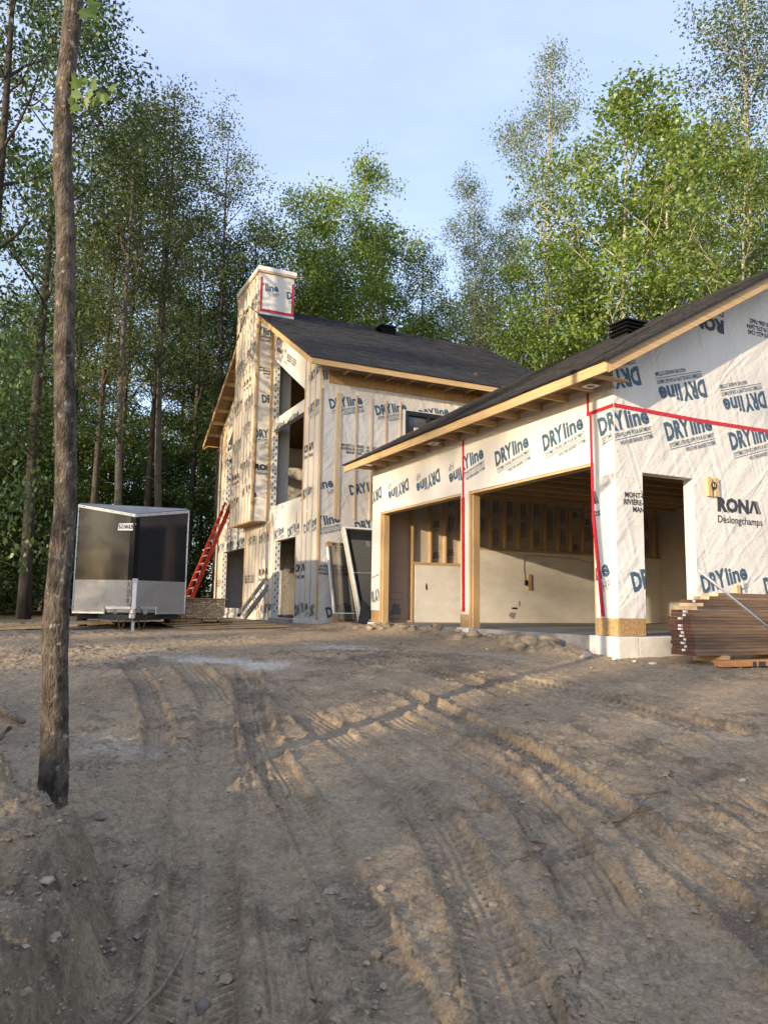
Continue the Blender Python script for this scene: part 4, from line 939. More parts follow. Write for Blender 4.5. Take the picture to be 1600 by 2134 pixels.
    for sx, dx in ((-1, .16), (1, .13)):
        pts = [(sx*.1+sx*dx*s_, 1.1-.1*s_, z0-.05-.22*math.sin(math.pi*s_)) for s_ in np.linspace(0, 1, 14)]
        cm = MB()
        for k in range(13):
            p, q2 = Vector(pts[k]), Vector(pts[k+1]); cm.bar(p, p+(q2-p)*1.15, .022 if k % 2 else .008, .008 if k % 2 else .022)
        cm.build('safety_chain', M['rust'], t)
    MB().tube([(.02, 1.1, z0+.05), (-.12, 1.15, z0+.14), (-.17, 1.1, z0+.06), (-.1, 1.2, z0-.05), (.05, 1.15, z0-.02)], .012, 6).build('cable', M['black_metal'], t)
    # sloped badge on the nose: letters on a white plate
    a = math.atan2(N, W)
    bdg = empty('badge', (0, 0, 0)); bdg.parent = t
    d1 = Vector((-W, N, 0)).normalized()
    # the viewer's left is +x local when facing the nose; place the badge on that face
    fx0 = .30; P0 = Vector((fx0, N*(1-fx0/W), 1.86)); right = Vector((-W, N, 0)).normalized(); nrm = Vector((N, W, 0)).normalized()
    def on(u, z, o_): return P0+right*u+Vector((0, 0, z))+nrm*o_
    def plate(pts, o_, m, nm):
        return MB().prism([pts], lambda u, z, w: tuple(on(u, z, o_-w)), .004).build(nm, m, bdg)
    plate([(0, 0), (.335, .0), (.352, .135), (.02, .13)], .010, M['sticker'], 'badge_plate')
    v, f = fit('E-Z HAULER', .018, .035, .30, .075, bold=.05, shear=.2)
    me = bpy.data.meshes.new('badge_lettering'); me.from_pydata([tuple(on(x, z, .014)) for x, z in v], [], f); me.materials.append(M['blackprint'])
    o = bpy.data.objects.new('badge_lettering', me); COL.objects.link(o); o.parent = bdg
    return t
make_trailer()

# ================================================================== LADDERS
def ladder(name, foot, top, width, m, rung, label, sections=2, side=None, cat='ladder'):
    t = empty(name); foot, top = Vector(foot), Vector(top); ax = (top-foot).normalized(); sd = Vector(side).normalized(); sd = (sd-ax*sd.dot(ax)).normalized(); nm = sd.cross(ax)
    L = (top-foot).length
    for s in range(sections):
        a = foot+nm*.05*s+ax*(.0 if s == 0 else .25); b = foot+ax*(L*(.92 if s == 0 and sections > 1 else 1))+nm*.05*s; w = width-.05*s
        for sg in (-1, 1): MB().bar(a+sd*sg*w/2, b+sd*sg*w/2, .035, .075, nm).build('rail', m, t)
        n = int((b-a).length/.30)
        for k in range(n): p = a+ax*(.18+.30*k); MB().tube([p-sd*w/2, p+sd*w/2], .017, 8).build('rung', rung, t)
    for sg in (-1, 1): MB().bar(foot+sd*sg*width/2, foot+sd*sg*width/2+ax*.10, .05, .09, nm).build('ladder_foot', M['rubber'], t)
    tag(t, label, cat); return t
ld = ladder('extension_ladder', (4.98, 25.25, gz(4.98, 25.25)), (6.60, 26.0, 3.50), .44, M['red_ladder'], M['alu'], 'red fibreglass extension ladder leaning on the wrapped wall behind the lumber', 2, (.3, -1, 0))
for k, s_ in enumerate((.22, .30, .36, .62, .74)):
    p = Vector((4.98, 25.25, -.47)).lerp(Vector((6.60, 26.0, 3.50)), s_); box('warning_sticker', p+Vector((-.055, -.29, -.04)), p+Vector((-.045, -.235, .06)), M['sticker'], ld)
ladder('red_step_ladder', (8.9, 20.0, 2.62), (9.3, 20.1, 4.72), .40, M['darkred'], M['darkred'], 'dark red ladder standing inside the house, seen through the big upper opening', 1, (0, 1, 0))
sl_ = ladder('aluminium_ladder', (5.95, 21.75, gz(5.95, 21.75)), (6.57, 21.15, .62), .42, M['alu'], M['alu'], 'short aluminium stepladder folded against the strapped wall beside the low doorway', 2, (.25, -1, 0))

# ================================================================== LEANING DOOR AND WINDOW
def leaning(name, bl, br, tl, tr, depth, fw, label, cat, build):
    t = empty(name); bl, br, tl, tr = map(Vector, (bl, br, tl, tr))
    ex = (br-bl); ez = (tl-bl); W, H = ex.length, ez.length; ex.normalize(); ez.normalize(); ey = ez.cross(ex).normalized()
    if ey.y > 0: ey = -ey
    def P(u, z, w): return bl+ex*u+ez*z+ey*w
    def pc(nm, u0, u1, z0, z1, w0, w1, m, par=t):
        v = [P(u, z, w) for w in (w0, w1) for u, z in ((u0, z0), (u1, z0), (u1, z1), (u0, z1))]
        return MB().add(v, [(0, 1, 2, 3), (7, 6, 5, 4), (0, 4, 5, 1), (1, 5, 6, 2), (2, 6, 7, 3), (3, 7, 4, 0)]).build(nm, m, par)
    build(pc, W, H); tag(t, label, cat); return t
def b_door(pc, W, H):
    pc('frame_side', 0, .045, 0, H, 0, .15, M['white_trim']); pc('frame_side', W-.045, W, 0, H, 0, .15, M['white_trim'])
    pc('wood_edge', -.012, -.001, .02, H-.02, .05, .10, M['wood_z'])
    pc('frame_head', .047, W-.047, H-.045, H, 0, .15, M['white_trim']); pc('frame_sill', .047, W-.047, 0, .045, 0, .15, M['white_trim'])
    pc('door_leaf', .05, W-.05, .05, H-.05, .03, .09, M['door_black'])
    pc('glass_pane', .17, W-.17, .32, H*.50, .08, .095, M['glass']); pc('glass_pane', .17, W-.17, H*.51, H-.32, .08, .095, M['glass'])
    pc('mid_bar', .06, W-.06, H*.500, H*.512, .092, .11, M['alu']); pc('sticker', W*.55, W*.66, H*.80, H*.86, .096, .098, M['lightprint'])
leaning('patio_door', (7.28, 16.36, gz(7.28, 16.36)+.02), (8.28, 16.40, gz(7.28, 16.36)+.02), (7.17, 17.25, 1.86), (8.17, 17.29, 1.90), .15, .06, 'tall black patio door in a white frame leaning against the wrapped house wall', 'door', b_door)
def b_win(pc, W, H):
    pc('frame_side', 0, .05, 0, H, 0, .10, M['white_trim']); pc('frame_side', W-.05, W, 0, H, 0, .10, M['white_trim'])
    pc('frame_head', .052, W-.052, H-.05, H, 0, .10, M['ply']); pc('frame_sill', .052, W-.052, 0, .06, 0, .10, M['ply'])
    pc('frame_side', .055, .10, .08, H-.08, .02, .08, M['door_black']); pc('film', .005, W-.005, .01, H-.01, .104, .106, M['film'])
    pc('tape_band', .0, W, H*.10, H*.11, .108, .110, M['sticker']); pc('corner_guard', -.01, .11, H-.11, H+.01, -.01, .118, M['ply']); pc('corner_guard', -.01, .09, 0, .20, -.01, .118, M['ply'])
leaning('window_unit', (6.86, 16.85, gz(6.86, 16.85)+.02), (7.42, 16.88, gz(6.86, 16.85)+.02), (6.80, 17.32, 1.50), (7.36, 17.35, 1.50), .1, .05, 'film-wrapped narrow window unit leaning beside the black patio door', 'window', b_win)
dm = MB()
for k in range(9): dm.tube([(7.10+.018*k, 15.95-.02*k, gz(7.1, 15.9)-.02), (7.22+.018*k, 16.0-.02*k, .12-.02*k)], .018, 6)
tag(dm.build('drain_sheet', M['black_metal']), 'small black dimpled drainage sheet propped at the garage corner', 'drainage sheet')

# ================================================================== LUMBER
rnd = random.Random(21)
bx0, bd0 = -3.78, 16.15
def lum(name, label, cat, rot):
    x, y = at(bx0, bd0); t = empty(name, (x, y, gz(x, y)), rot); tag(t, label, cat); return t
rot = math.atan2(FW[1], FW[0])-math.pi/2+math.radians(12)
pal = lum('pallet', 'low stack of rough boards and pallet carrying the lumber bundle', 'pallet', rot)
for k in range(3): box('runner', (-.50, .1+.9*k, -.05), (.52, .2+.9*k, .10), M['bark_dark'], pal)
for k in range(2):
    for j in range(4): box('board', (-.62+.32*j+rnd.uniform(-.03, .03), -.12+rnd.uniform(-.1, .1), .102+.03*k), (-.33+.32*j, 2.5, .128+.03*k), M['wood_y'], pal)
lb = lum('lumber_bundle', 'bundle of pale sawn boards stacked on a pallet beside the trailer', 'lumber', rot)
for r_ in range(10):
    z = .175+r_*.040; x = -.42
    while x < .42:
        w = rnd.choice((.088, .088, .14, .04)); w = min(w, .46-x)
        if w > .02: MB().box((x+.003, -.02+rnd.uniform(-.02, .02), z), (x+w-.004, 2.3, z+.035)).build('board', M['board_end'], lb)
        x += w
box('cover_sheet', (-.46, -.06, .577), (.52, 2.4, .60), M['wood_y'], lb)
for k in range(4): 
    x, y = at(-2.95-.24*k, 15.55+.28*k); z = gz(x, y)
    o = MB().box((-1.1, -.11, 0), (1.1, .11, .022)).build('loose_plank', M['wood_x']); o.location = (x, y, z+.012+.024*k); o.rotation_euler = (0, math.radians(-1.5), rot+math.radians(20+6*k))
    tag(o, 'grey loose plank lying on the mud beside the lumber pallet', 'plank', 'loose planks by the pallet')
# brown stained boards
SX, SY = 7.56, 6.88
zb = gz(8.2, 7.0); zs = min(zb+.10, -.50); th = .0435
offs = [0.03, .02, .03, .02, .03, .02, .0, -.02, -.04, -.03, -.02, .02, .05, .08, .20, .22, .30, .46]
pale = {13: 1, 14: 1, 16: 1, 17: 1}
label_p = ['pale-ended brown board low in the upper part of the stack', 'pale-ended brown board above the other low pale end in the stack', 'pale-ended brown board second from the top of the stack', 'pale-ended brown board lying on top of the stack']
rnd = random.Random(33); pi = 0
def brown_board(x0, y0, z0, w, L, end, label, group):
    o = MB().box((x0, y0, z0), (x0+L, y0+w-.004, z0+th-.003)).build('brown_board', [M['brown_board'], end]); o.data.polygons[5].material_index = 1
    for p in o.data.polygons:
        if abs(p.normal.x) > .9: p.material_index = 1
    if group: tag(o, label, 'board', group)
    else: tag(o, label, 'board')
    return o
for i, of in enumerate(offs):
    for j in range(3):
        if i >= len(offs)-2 and j == 2: continue
        dx = rnd.uniform(-.012, .012); z0 = zs+i*th
        front_pale = i in pale and j == 0
        o = brown_board(SX+of+dx+.02*j, SY+.14*j+rnd.uniform(-.004, .004), z0, .14, 3.4+rnd.uniform(-.1, .1), M['board_end'] if i in pale else M['brown_end'],
                        label_p[pi] if front_pale else 'dark brown stained board in the stack along the garage gable wall', None if front_pale else 'brown boards stacked by the gable wall')
        if front_pale: pi += 1
        if j == 1 and i not in pale and rnd.random() < .85:
            yy = SY+.14*j+rnd.uniform(-.02, .05); s = box('end_sticker', (SX+of+dx+.02*j-.003, yy, z0+.006), (SX+of+dx+.02*j-.001, yy+.075, z0+.032), M['sticker'], o)
            box('sticker_print', (SX+of+dx+.02*j-.005, yy+.01, z0+.012), (SX+of+dx+.02*j-.0035, yy+.025, z0+.026), M['blackprint'], s)
for k in range(3):
    o = box('bearer', (8.05+1.1*k, 6.84, gz(8.1+1.1*k, 7.05)-.05), (8.14+1.1*k, 7.34, zs-.002), M['wood_y']); tag(o, 'short timber bearer under the brown board stack', 'bearer', 'bearers under the brown boards')
bmq = MB().bar((7.80, 6.74, gz(7.80, 6.74)+.05), (10.6, 6.05, gz(10.6, 6.05)+.045), .14, .075).build('timber_beam', M['orange_wood']); tag(bmq, 'orange-brown timber with black paint marks lying before the board stack', 'timber')
pA, pB = Vector((7.80, 6.74, gz(7.80, 6.74)+.05)), Vector((10.6, 6.05, gz(10.6, 6.05)+.045)); dvec = (pB-pA).normalized()
for (s0, s1) in ((.42, .47), (.50, .60), (.63, .74)):
    MB().bar(pA+dvec*s0-Vector((.0, .073, .008)), pA+dvec*s1-Vector((.0, .073, .008)), .003, .055).build('paint_mark', M['blackprint'], bmq)
po = MB(); a, b = Vector((7.66, 6.86, .505)), Vector((9.30, 6.60, gz(9.3, 6.6)+.02)); c = a.lerp(b, .80)
pole = empty('metal_pole'); tag(pole, 'thin silver metal pole with brown end leaning on the brown board stack', 'pole')
po.tube([a, c], .016, 10).build('shaft', M['alu'], pole, True); MB().tube([c, b], .014, 8).build('wooden_end', M['brown_board'], pole, True)

# ================================================================== SMALL DEBRIS
def rock(name, r, d, s, m, label, cat, group=None, seed=0, squash=.7, sink=.3):
    x, y = at(r, d); bm = bmesh.new(); bmesh.ops.create_icosphere(bm, subdivisions=3, radius=1); rr = random.Random(seed); ph = [rr.uniform(0, 6) for _ in range(6)]
    for v in bm.verts:
        n = v.co.normalized(); k = 1+.16*math.sin(2.3*n.x+ph[0])*math.cos(2.9*n.y+ph[1])+.12*math.sin(4.7*n.z+ph[2])+.06*math.sin(9*n.x+ph[3])*math.sin(8*n.y+ph[4])
        v.co = Vector((n.x*k, n.y*k*.85, n.z*k*squash))*s
    me = bpy.data.meshes.new(name); bm.to_mesh(me); bm.free(); me.materials.append(m); me.polygons.foreach_set('use_smooth', [True]*len(me.polygons))
    o = bpy.data.objects.new(name, me); COL.objects.link(o); o.location = (x, y, gz(x, y)+s*squash*(1-sink*2)*.5); o.rotation_euler = (rr.uniform(-.3, .3), rr.uniform(-.3, .3), rr.uniform(0, 6)); tag(o, label, cat, group); return o
rock('stone', -.65, 3.06, .036, M['stone'], 'round grey stone half sunk beside the forked stick', 'stone', seed=1)
rock('stone', -.72, 3.12, .018, M['stone'], 'small stone touching the round grey stone by the stick', 'stone', seed=2)
rock('stone', -.69, 3.02, .012, M['stone'], 'tiny pebble in front of the round grey stone', 'stone', seed=5)
rock('concrete_lump', 2.65, 10.15, .10, M['stone_pale'], 'pale concrete lump on the mud before the corner pier', 'concrete lump', seed=3, squash=.4)
rock('concrete_lump', 1.92, 6.79, .065, M['stone'], 'flat pale concrete crumb lying in the middle of the yard', 'concrete lump', seed=4, squash=.25)
rock('stone', -1.62, 4.6, .04, M['stone'], 'stone at the foot of the slim foreground trunk', 'stone', seed=6)
rock('stone', 2.45, 5.35, .035, M['stone_pale'], 'pale stone on the right-hand sunlit mud', 'stone', seed=8, squash=.5)
rnd = random.Random(77)
for k in range(16): rock('rubble_stone', rnd.uniform(1.0, 3.6), rnd.uniform(10.9, 12.6), rnd.uniform(.02, .05), M['stone_pale'] if k % 3 else M['stone'], 'small pale rubble scattered before the garage sill', 'rubble', 'rubble before the garage sill', seed=20+k, squash=.5)
for k in range(3):
    x, y = at(3.0+.2*k, 9.95-.1*k); o = box('foam_scrap', (-.05, -.02, 0), (.05, .02, .025), M['white_debris']); o.location = (x, y, gz(x, y)+.004); o.rotation_euler = (0, .1, .6*k+.3); tag(o, 'white foam scrap on the mud near the board stack', 'foam scrap', 'white foam scraps')
x, y = at(1.06, 15.2); o = MB().add([(0, 0, 0), (.14, .02, .0), (.16, .05, .09), (.05, .04, .17), (-.02, .03, .08)], [(0, 1, 2, 3, 4)]).build('paper_scrap', M['sticker']); o.location = (x, y, gz(x, y)); tag(o, 'crumpled white paper scrap stuck in the dirt mound', 'paper scrap')
x, y = at(1.93, 4.28); rock('brick_fragment', .88, 4.45, .035, mat('red_brick', (.20, .065, .045), (.13, .04, .03), rough=.9), 'small reddish brick fragment in the dark churned mud', 'brick fragment', seed=40)
for k in range(26):
    X_, Y_ = rnd.uniform(6.35, 7.0), 8.5+6.2*rnd.random()**1.2; rr_, dd_ = X_*RT[0]+Y_*RT[1], X_*FW[0]+Y_*FW[1]
    rock('earth_lump', rr_, dd_, rnd.uniform(.05, .15), M['clod'], 'crumbly brown lump of earth dug up along the garage sill', 'earth lump', 'earth lumps along the garage sill', seed=60+k, squash=.62, sink=.35)
def stick(name, pts, rad, label, cat='stick', m=None, branch=None, group=None):
    P = []
    for (r, d, h) in pts:
        x, y = at(r, d); P.append((x, y, gz(x, y)+h))
    mb = MB().tube(P, rad, 7)
    if branch:
        for (i, r, d, h) in branch:
            x, y = at(r, d); mb.tube([P[i], (x, y, gz(x, y)+h)], [rad[i]*.7, rad[i]*.3], 6)
    o = mb.build(name, m or M['stick'], None, True); tag(o, label, cat, group); return o
stick('stick', [(-.90, 2.80, .01), (-.86, 2.93, .015), (-.83, 3.10, .02), (-.81, 3.28, .02), (-.79, 3.36, .05), (-.775, 3.46, .11)], [.009, .009, .0085, .008, .006, .004], 'forked grey-brown stick in the foreground mud with a raised tip')
stick('stick', [(1.30, 4.62, .01), (1.42, 4.70, .03), (1.52, 4.76, .035), (1.66, 4.90, .05)], [.012, .011, .009, .004], 'curved pale stick lying across the right-hand tyre rut', branch=[(1, 1.38, 4.84, .03), (2, 1.63, 4.74, .02)])
stick('stick', [(1.58, 5.07, .01), (1.72, 5.09, .012), (1.86, 5.10, .01)], [.006, .006, .004], 'thin straight twig on the mud behind the curved pale stick')
stick('stick', [(-1.65, 6.2, .01), (-1.50, 6.1, .02), (-1.40, 5.95, .01)], [.006, .006, .004], 'thin twig beside the left-hand tyre track')
stick('log', [(-3.5, 6.95, .05), (-3.25, 6.7, .06), (-2.93, 6.42, .05)], [.032, .030, .026], 'broken pale log half buried left of the slim trunk', 'log')
stick('log', [(-3.0, 5.75, .04), (-2.9, 6.0, .05), (-2.93, 6.2, .06)], [.025, .025, .02], 'short split branch below the pale log', 'branch')
x, y = at(-5.58, 12.9); o = MB().bar((x, y, gz(x, y)-.05), (x+.02, y, gz(x, y)+.33), .04, .04, (0, 1, 0)).build('marker_stake', M['red_tape']); tag(o, 'short red marker stake behind the slim trunk near the trailer', 'stake')
for k in range(3):
    x, y = at(-6.3+.1*k, 13.6+.25*k); o = MB().box((-.9, -.12, 0), (.9, .12, .03)).build('scrap_board', M['wood_x']); o.location = (x, y, gz(x, y)+.02+.035*k); o.rotation_euler = (0, -.06, rot+.25*k); tag(o, 'scrap board lying left of the trailer behind the slim trunk', 'board', 'scrap boards left of the trailer')
# loose crumbs of earth, nobody could count them
def crumbs():
    rg = np.random.default_rng(5); n = 14000
    d = np.exp(rg.uniform(math.log(2.2), math.log(13), n)); r = rg.uniform(-.62, .62, n)*(d+1.0)
    z, dust, damp_shade, _ = ground_fields(r, d); keep = rg.random(n) < (.10+1.5*damp_shade); r, d, z = r[keep], d[keep], z[keep]; n = len(r)
    X = FW[0]*d+RT[0]*r; Y = FW[1]*d+RT[1]*r; ok = ~((X > 7.2) & (Y > 7.8)); X, Y, z, d = X[ok], Y[ok], z[ok], d[ok]; n = len(X)
    s = np.exp(rg.normal(math.log(.007), .55, n)); s = np.clip(s, .003, .035)
    base = np.array([(1, 0, 0), (-1, 0, 0), (0, 1, 0), (0, -1, 0), (0, 0, 1), (0, 0, -1), (.6, .6, .5), (-.6, .55, .55), (.5, -.65, .5), (-.6, -.6, .45)], float)
    v = base[None]*(s[:, None, None])*rg.uniform(.6, 1.25, (n, 10, 1))*np.array([1, 1, .7]); v += np.stack([X, Y, z+s*.25], -1)[:, None]
    F0 = [(4, 0, 6), (4, 6, 2), (4, 2, 7), (4, 7, 1), (4, 1, 9), (4, 9, 3), (4, 3, 8), (4, 8, 0), (0, 2, 6), (2, 1, 7), (1, 3, 9), (3, 0, 8), (5, 2, 0), (5, 1, 2), (5, 3, 1), (5, 0, 3)]
    F = (np.array(F0)[None]+10*np.arange(n)[:, None, None]).reshape(-1, 3)
    me = bpy.data.meshes.new('earth_crumbs'); me.from_pydata(v.reshape(-1, 3).tolist(), [], F.tolist()); me.materials.append(M['clod'])
    o = bpy.data.objects.new('earth_crumbs', me); COL.objects.link(o); tag(o, 'loose crumbs of earth scattered over the mud', 'earth', kind='stuff')
crumbs()

# ================================================================== TREES
def leaves_mesh(name, C, Nn, size, rg, m, aspect=.62, up=.5):
    n = len(C); a = rg.normal(size=(n, 3)); a[:, 2] += 0; nrm = Nn+rg.normal(size=(n, 3))*.8; nrm[:, 2] += up
    nrm /= np.linalg.norm(nrm, axis=1)[:, None]+1e-9
    a -= nrm*(a*nrm).sum(1)[:, None]; a /= np.linalg.norm(a, axis=1)[:, None]+1e-9; b = np.cross(nrm, a)
    s = size*rg.uniform(.65, 1.25, n)[:, None]
    V = np.stack([C-a*s*.5, C+b*s*aspect*.5+nrm*s*.06, C+a*s*.55-nrm*s*.08, C-b*s*aspect*.5+nrm*s*.06], 1).reshape(-1, 3)
    me = bpy.data.meshes.new(name); me.vertices.add(4*n); me.vertices.foreach_set('co', V.ravel())
    me.loops.add(4*n); me.loops.foreach_set('vertex_index', np.arange(4*n, dtype=np.int32))
    me.polygons.add(n); me.polygons.foreach_set('loop_start', (np.arange(n)*4).astype(np.int32)); me.update(calc_edges=True)
    me.materials.append(m); return me

def tree_meshes(seed, H, tr, base, cr, limbs, nleaf, lsize, bark, leafm, shape='oval', rise=.55, lean=0, fork=False, clump=.38, low=0, bend=.25):
    rnd = random.Random(seed); rg = np.random.default_rng(seed)
    mb = MB(); n = 14; P = []; ox = oy = 0
    ph = rnd.uniform(0, 6)
    for i in range(n+1):
        t = i/n; ox = lean*t*H+bend*math.sin(ph+3.1*t)*t; oy = bend*math.cos(ph*1.7+2.7*t)*t
        P.append(Vector((ox, oy, t*H-.3*(i == 0))))
    mb.tube(P, [tr*(1.25 if i == 0 else (1-i/n)**.8*.94+.06) for i in range(n+1)], 8)
    def trunk(t): k = min(int(t*n), n-1); return P[k].lerp(P[k+1], t*n-k)
    pts = []
    def prof(t):
        if shape == 'oval': return max(.12, math.sin(math.pi*min(1, .12+.88*t))**.7)
        if shape == 'column': return max(.15, (1-abs(2*t-.75)**2.4*.55) if t < .85 else .55*(1-t)/.15+.15)
        return max(.12, 1-.75*t)     # cone-like, wide below
    def branch(p, d, L, r, depth):
        seg = 5; Q = [p]; dd = d.copy()
        for i in range(seg):
            dd = (dd+Vector((rnd.gauss(0, .16), rnd.gauss(0, .16), rnd.gauss(.05, .12)))).normalized(); Q.append(Q[-1]+dd*L/seg)
        mb.tube(Q, [r*(1-.82*i/seg) for i in range(seg+1)], 5 if depth == 0 else 4, False)
        if depth < 2:
            for k in range(3 if depth == 0 else 2):
                s = rnd.uniform(.3, .92); i = min(int(s*seg), seg-1); q = Q[i].lerp(Q[i+1], s*seg-i)
                side = Vector((rnd.gauss(0, 1), rnd.gauss(0, 1), rnd.gauss(.15, .5))).normalized()
                branch(q, (dd*.7+side*.8).normalized(), L*rnd.uniform(.35, .6), r*.45, depth+1)
        for s in ((.55, .8, 1.0) if depth == 0 else (.5, .8, 1.05)):
            i = min(int(s*seg), seg-1); q = Q[i].lerp(Q[i+1], s*seg-i); pts.append((q, L))
    for k in range(limbs):
        t = base+(1-base)*((k+rnd.random())/limbs)*.97; a = k*2.4+rnd.uniform(-.5, .5); u = (t-base)/(1-base); L = cr*prof(u)*rnd.uniform(.75, 1.2)
        up = rise+.55*u+rnd.uniform(-.15, .15); branch(trunk(t), Vector((math.cos(a), math.sin(a), up)).normalized(), L, max(.012, tr*.42*(1-t)**.6), 0)
    if fork:
        for sg in (-1, 1): branch(trunk(base*.8), Vector((.35*sg, .2*rnd.uniform(-1, 1), 1)).normalized(), H*.34, tr*.6, 0)
    for k in range(int(limbs*.35)): # bare dead twigs below the crown
        t = rnd.uniform(base*.35, base+.1); a = rnd.uniform(0, 6.28); L = cr*rnd.uniform(.15, .4); p = trunk(t); d = Vector((math.cos(a), math.sin(a), rnd.uniform(-.1, .5))).normalized()
        mb.tube([p, p+d*L*.5+Vector((0, 0, .1)), p+d*L], [tr*.14, tr*.08, .005], 4, False)
    for k in range(low):
        t = rnd.uniform(.04, base); a = rnd.uniform(0, 6.28); L = cr*rnd.uniform(.4, .9); branch(trunk(t), Vector((math.cos(a), math.sin(a), .3)).normalized(), L, .02, 1)
    pts.append((P[-1], 1.0)); C = np.array([p[0][:] for p in pts]); per = max(1, int(nleaf*1.2)//len(C)); lsize = lsize*1.12
    wts = rg.uniform(.0, 1.0, len(C))**1.6*2.6*np.clip(np.array([p[1] for p in pts])/(.42*cr), .12, 1.15)*1.12; cnt = np.maximum(1, (per*wts).astype(int)); idx = np.repeat(np.arange(len(C)), cnt)
    off = np.clip(rg.normal(size=(len(idx), 3)), -1.7, 1.7)*clump*.85*np.array([1, 1, .6]); LC = C[idx]+off
    ctr = np.array([ox*.5, oy*.5, H*(base+1)/2]); Nn = (LC-ctr); Nn /= np.linalg.norm(Nn, axis=1)[:, None]+1e-6
    return mb.mesh('trunk', bark, True), leaves_mesh('crown', LC, Nn*.5, lsize, rg, leafm)

PROTO = {
 'aspen_a': tree_meshes(1, 21, .17, .42, 2.6, 26, 17000, .105, M['bark_pale'], M['leaf_aspen'], 'column', .9, clump=.42),
 'aspen_b': tree_meshes(2, 22, .19, .36, 3.4, 28, 20000, .105, M['bark_pale'], M['leaf_aspen'], 'oval', .85, .02, True, clump=.45),
 'maple_a': tree_meshes(3, 17, .14, .30, 3.3, 26, 19000, .13, M['bark_grey'], M['leaf_maple'], 'oval', .6, low=6, clump=.42),
 'maple_b': tree_meshes(4, 16, .13, .22, 3.0, 28, 19000, .13, M['bark_pale'], M['leaf_bright'], 'oval', .75, -.015, low=6, clump=.40),
 'dark_a': tree_meshes(5, 19, .17, .34, 3.2, 24, 17000, .125, M['bark_dark'], M['leaf_dark'], 'oval', .6, low=10, clump=.45),
 'olive_a': tree_meshes(6, 20, .15, .38, 2.6, 26, 11500, .105, M['bark_dark'], M['leaf_olive'], 'column', .95, .012, clump=.42),
 'olive_b': tree_meshes(7, 20, .16, .45, 2.4, 22, 10500, .105, M['bark_grey'], M['leaf_olive'], 'oval', .9, .07, clump=.42, bend=.5),
 'young': tree_meshes(8, 8, .055, .10, 1.9, 24, 11000, .11, M['bark_grey'], M['leaf_maple'], 'cone', .35, low=8, clump=.34),
 'young_dark': tree_meshes(9, 7, .05, .05, 2.0, 24, 11000, .11, M['bark_dark'], M['leaf_dark'], 'cone', .3, low=8, clump=.36)}
KINDW = {'aspen_a': 'pale-stemmed aspen', 'aspen_b': 'forked aspen', 'maple_a': 'green maple', 'maple_b': 'light green maple', 'dark_a': 'dark-barked tree', 'olive_a': 'straight poplar', 'olive_b': 'leaning poplar', 'young': 'light green sapling', 'young_dark': 'dark green sapling'}
def plant(kind, r, d, s=1.0, rz=None, label='', cat='tree', group=None, name=None, sz=None):
    if group:
        label = label.replace('KIND', KINDW[kind]); group = group+', '+KINDW[kind]
    x, y = at(r, d); tm, lm = PROTO[kind]
    z = float(base_z(np.array([r]), np.array([d]))[0])
    t = empty(name or {'a': 'aspen_tree', 'm': 'maple_tree', 'd': 'forest_tree', 'o': 'poplar_tree', 'y': 'young_tree'}[kind[0]], (x, y, z-.05), rnd.uniform(0, 6.28) if rz is None else rz)
    if isinstance(s, tuple): s, sz = s
    t.scale = (s, s, sz or s)
    for nm, me in (('trunk', tm), ('crown', lm)):
        o = bpy.data.objects.new(nm, me); COL.objects.link(o); o.parent = t
    tag(t, label, cat, group); return t
def pr(px, d): return (px-800)*d/1591.2   # picture column -> offset, used only to lay the forest out
rnd = random.Random(101)
# left of the house
for (px, d, k, s, lab) in ((-70, 16, 'dark_a', (.75, 1.12), 'big dark-barked tree at the forest edge left of the slim trunk'), (60, 20, 'dark_a', .95, 'dark forest tree just beyond the scrap boards, left of the slim trunk'),
        (190, 24, 'olive_a', .84, 'thin dark poplar rising just left above the trailer'), (240, 25, 'olive_a', .88, 'straight dark poplar rising behind the middle of the trailer'), (262, 23, 'olive_b', .80, 'thick grey poplar with a side limb behind the trailer nose'),
        (345, 26, 'olive_b', .93, 'leaning grey poplar between the trailer and the house gable'), (392, 33, 'dark_a', .95, 'dark-stemmed tree close behind the red ladder'), (452, 31, 'olive_a', (.95, 1.04), 'airy brown-leaved poplar rising behind the left eave of the house'), (130, 27, 'olive_a', .93, 'thin poplar close beside the slim foreground trunk, beyond the scrap boards'), (300, 29, 'olive_a', 1.0, 'airy poplar between the straight and the leaning poplars behind the trailer'), (95, 31, 'maple_a', .95, 'leafy maple deep in the forest left of the trailer')):
    plant(k, pr(px, d), d, s, rz=(3.6 if k == 'olive_b' else None), label=lab)
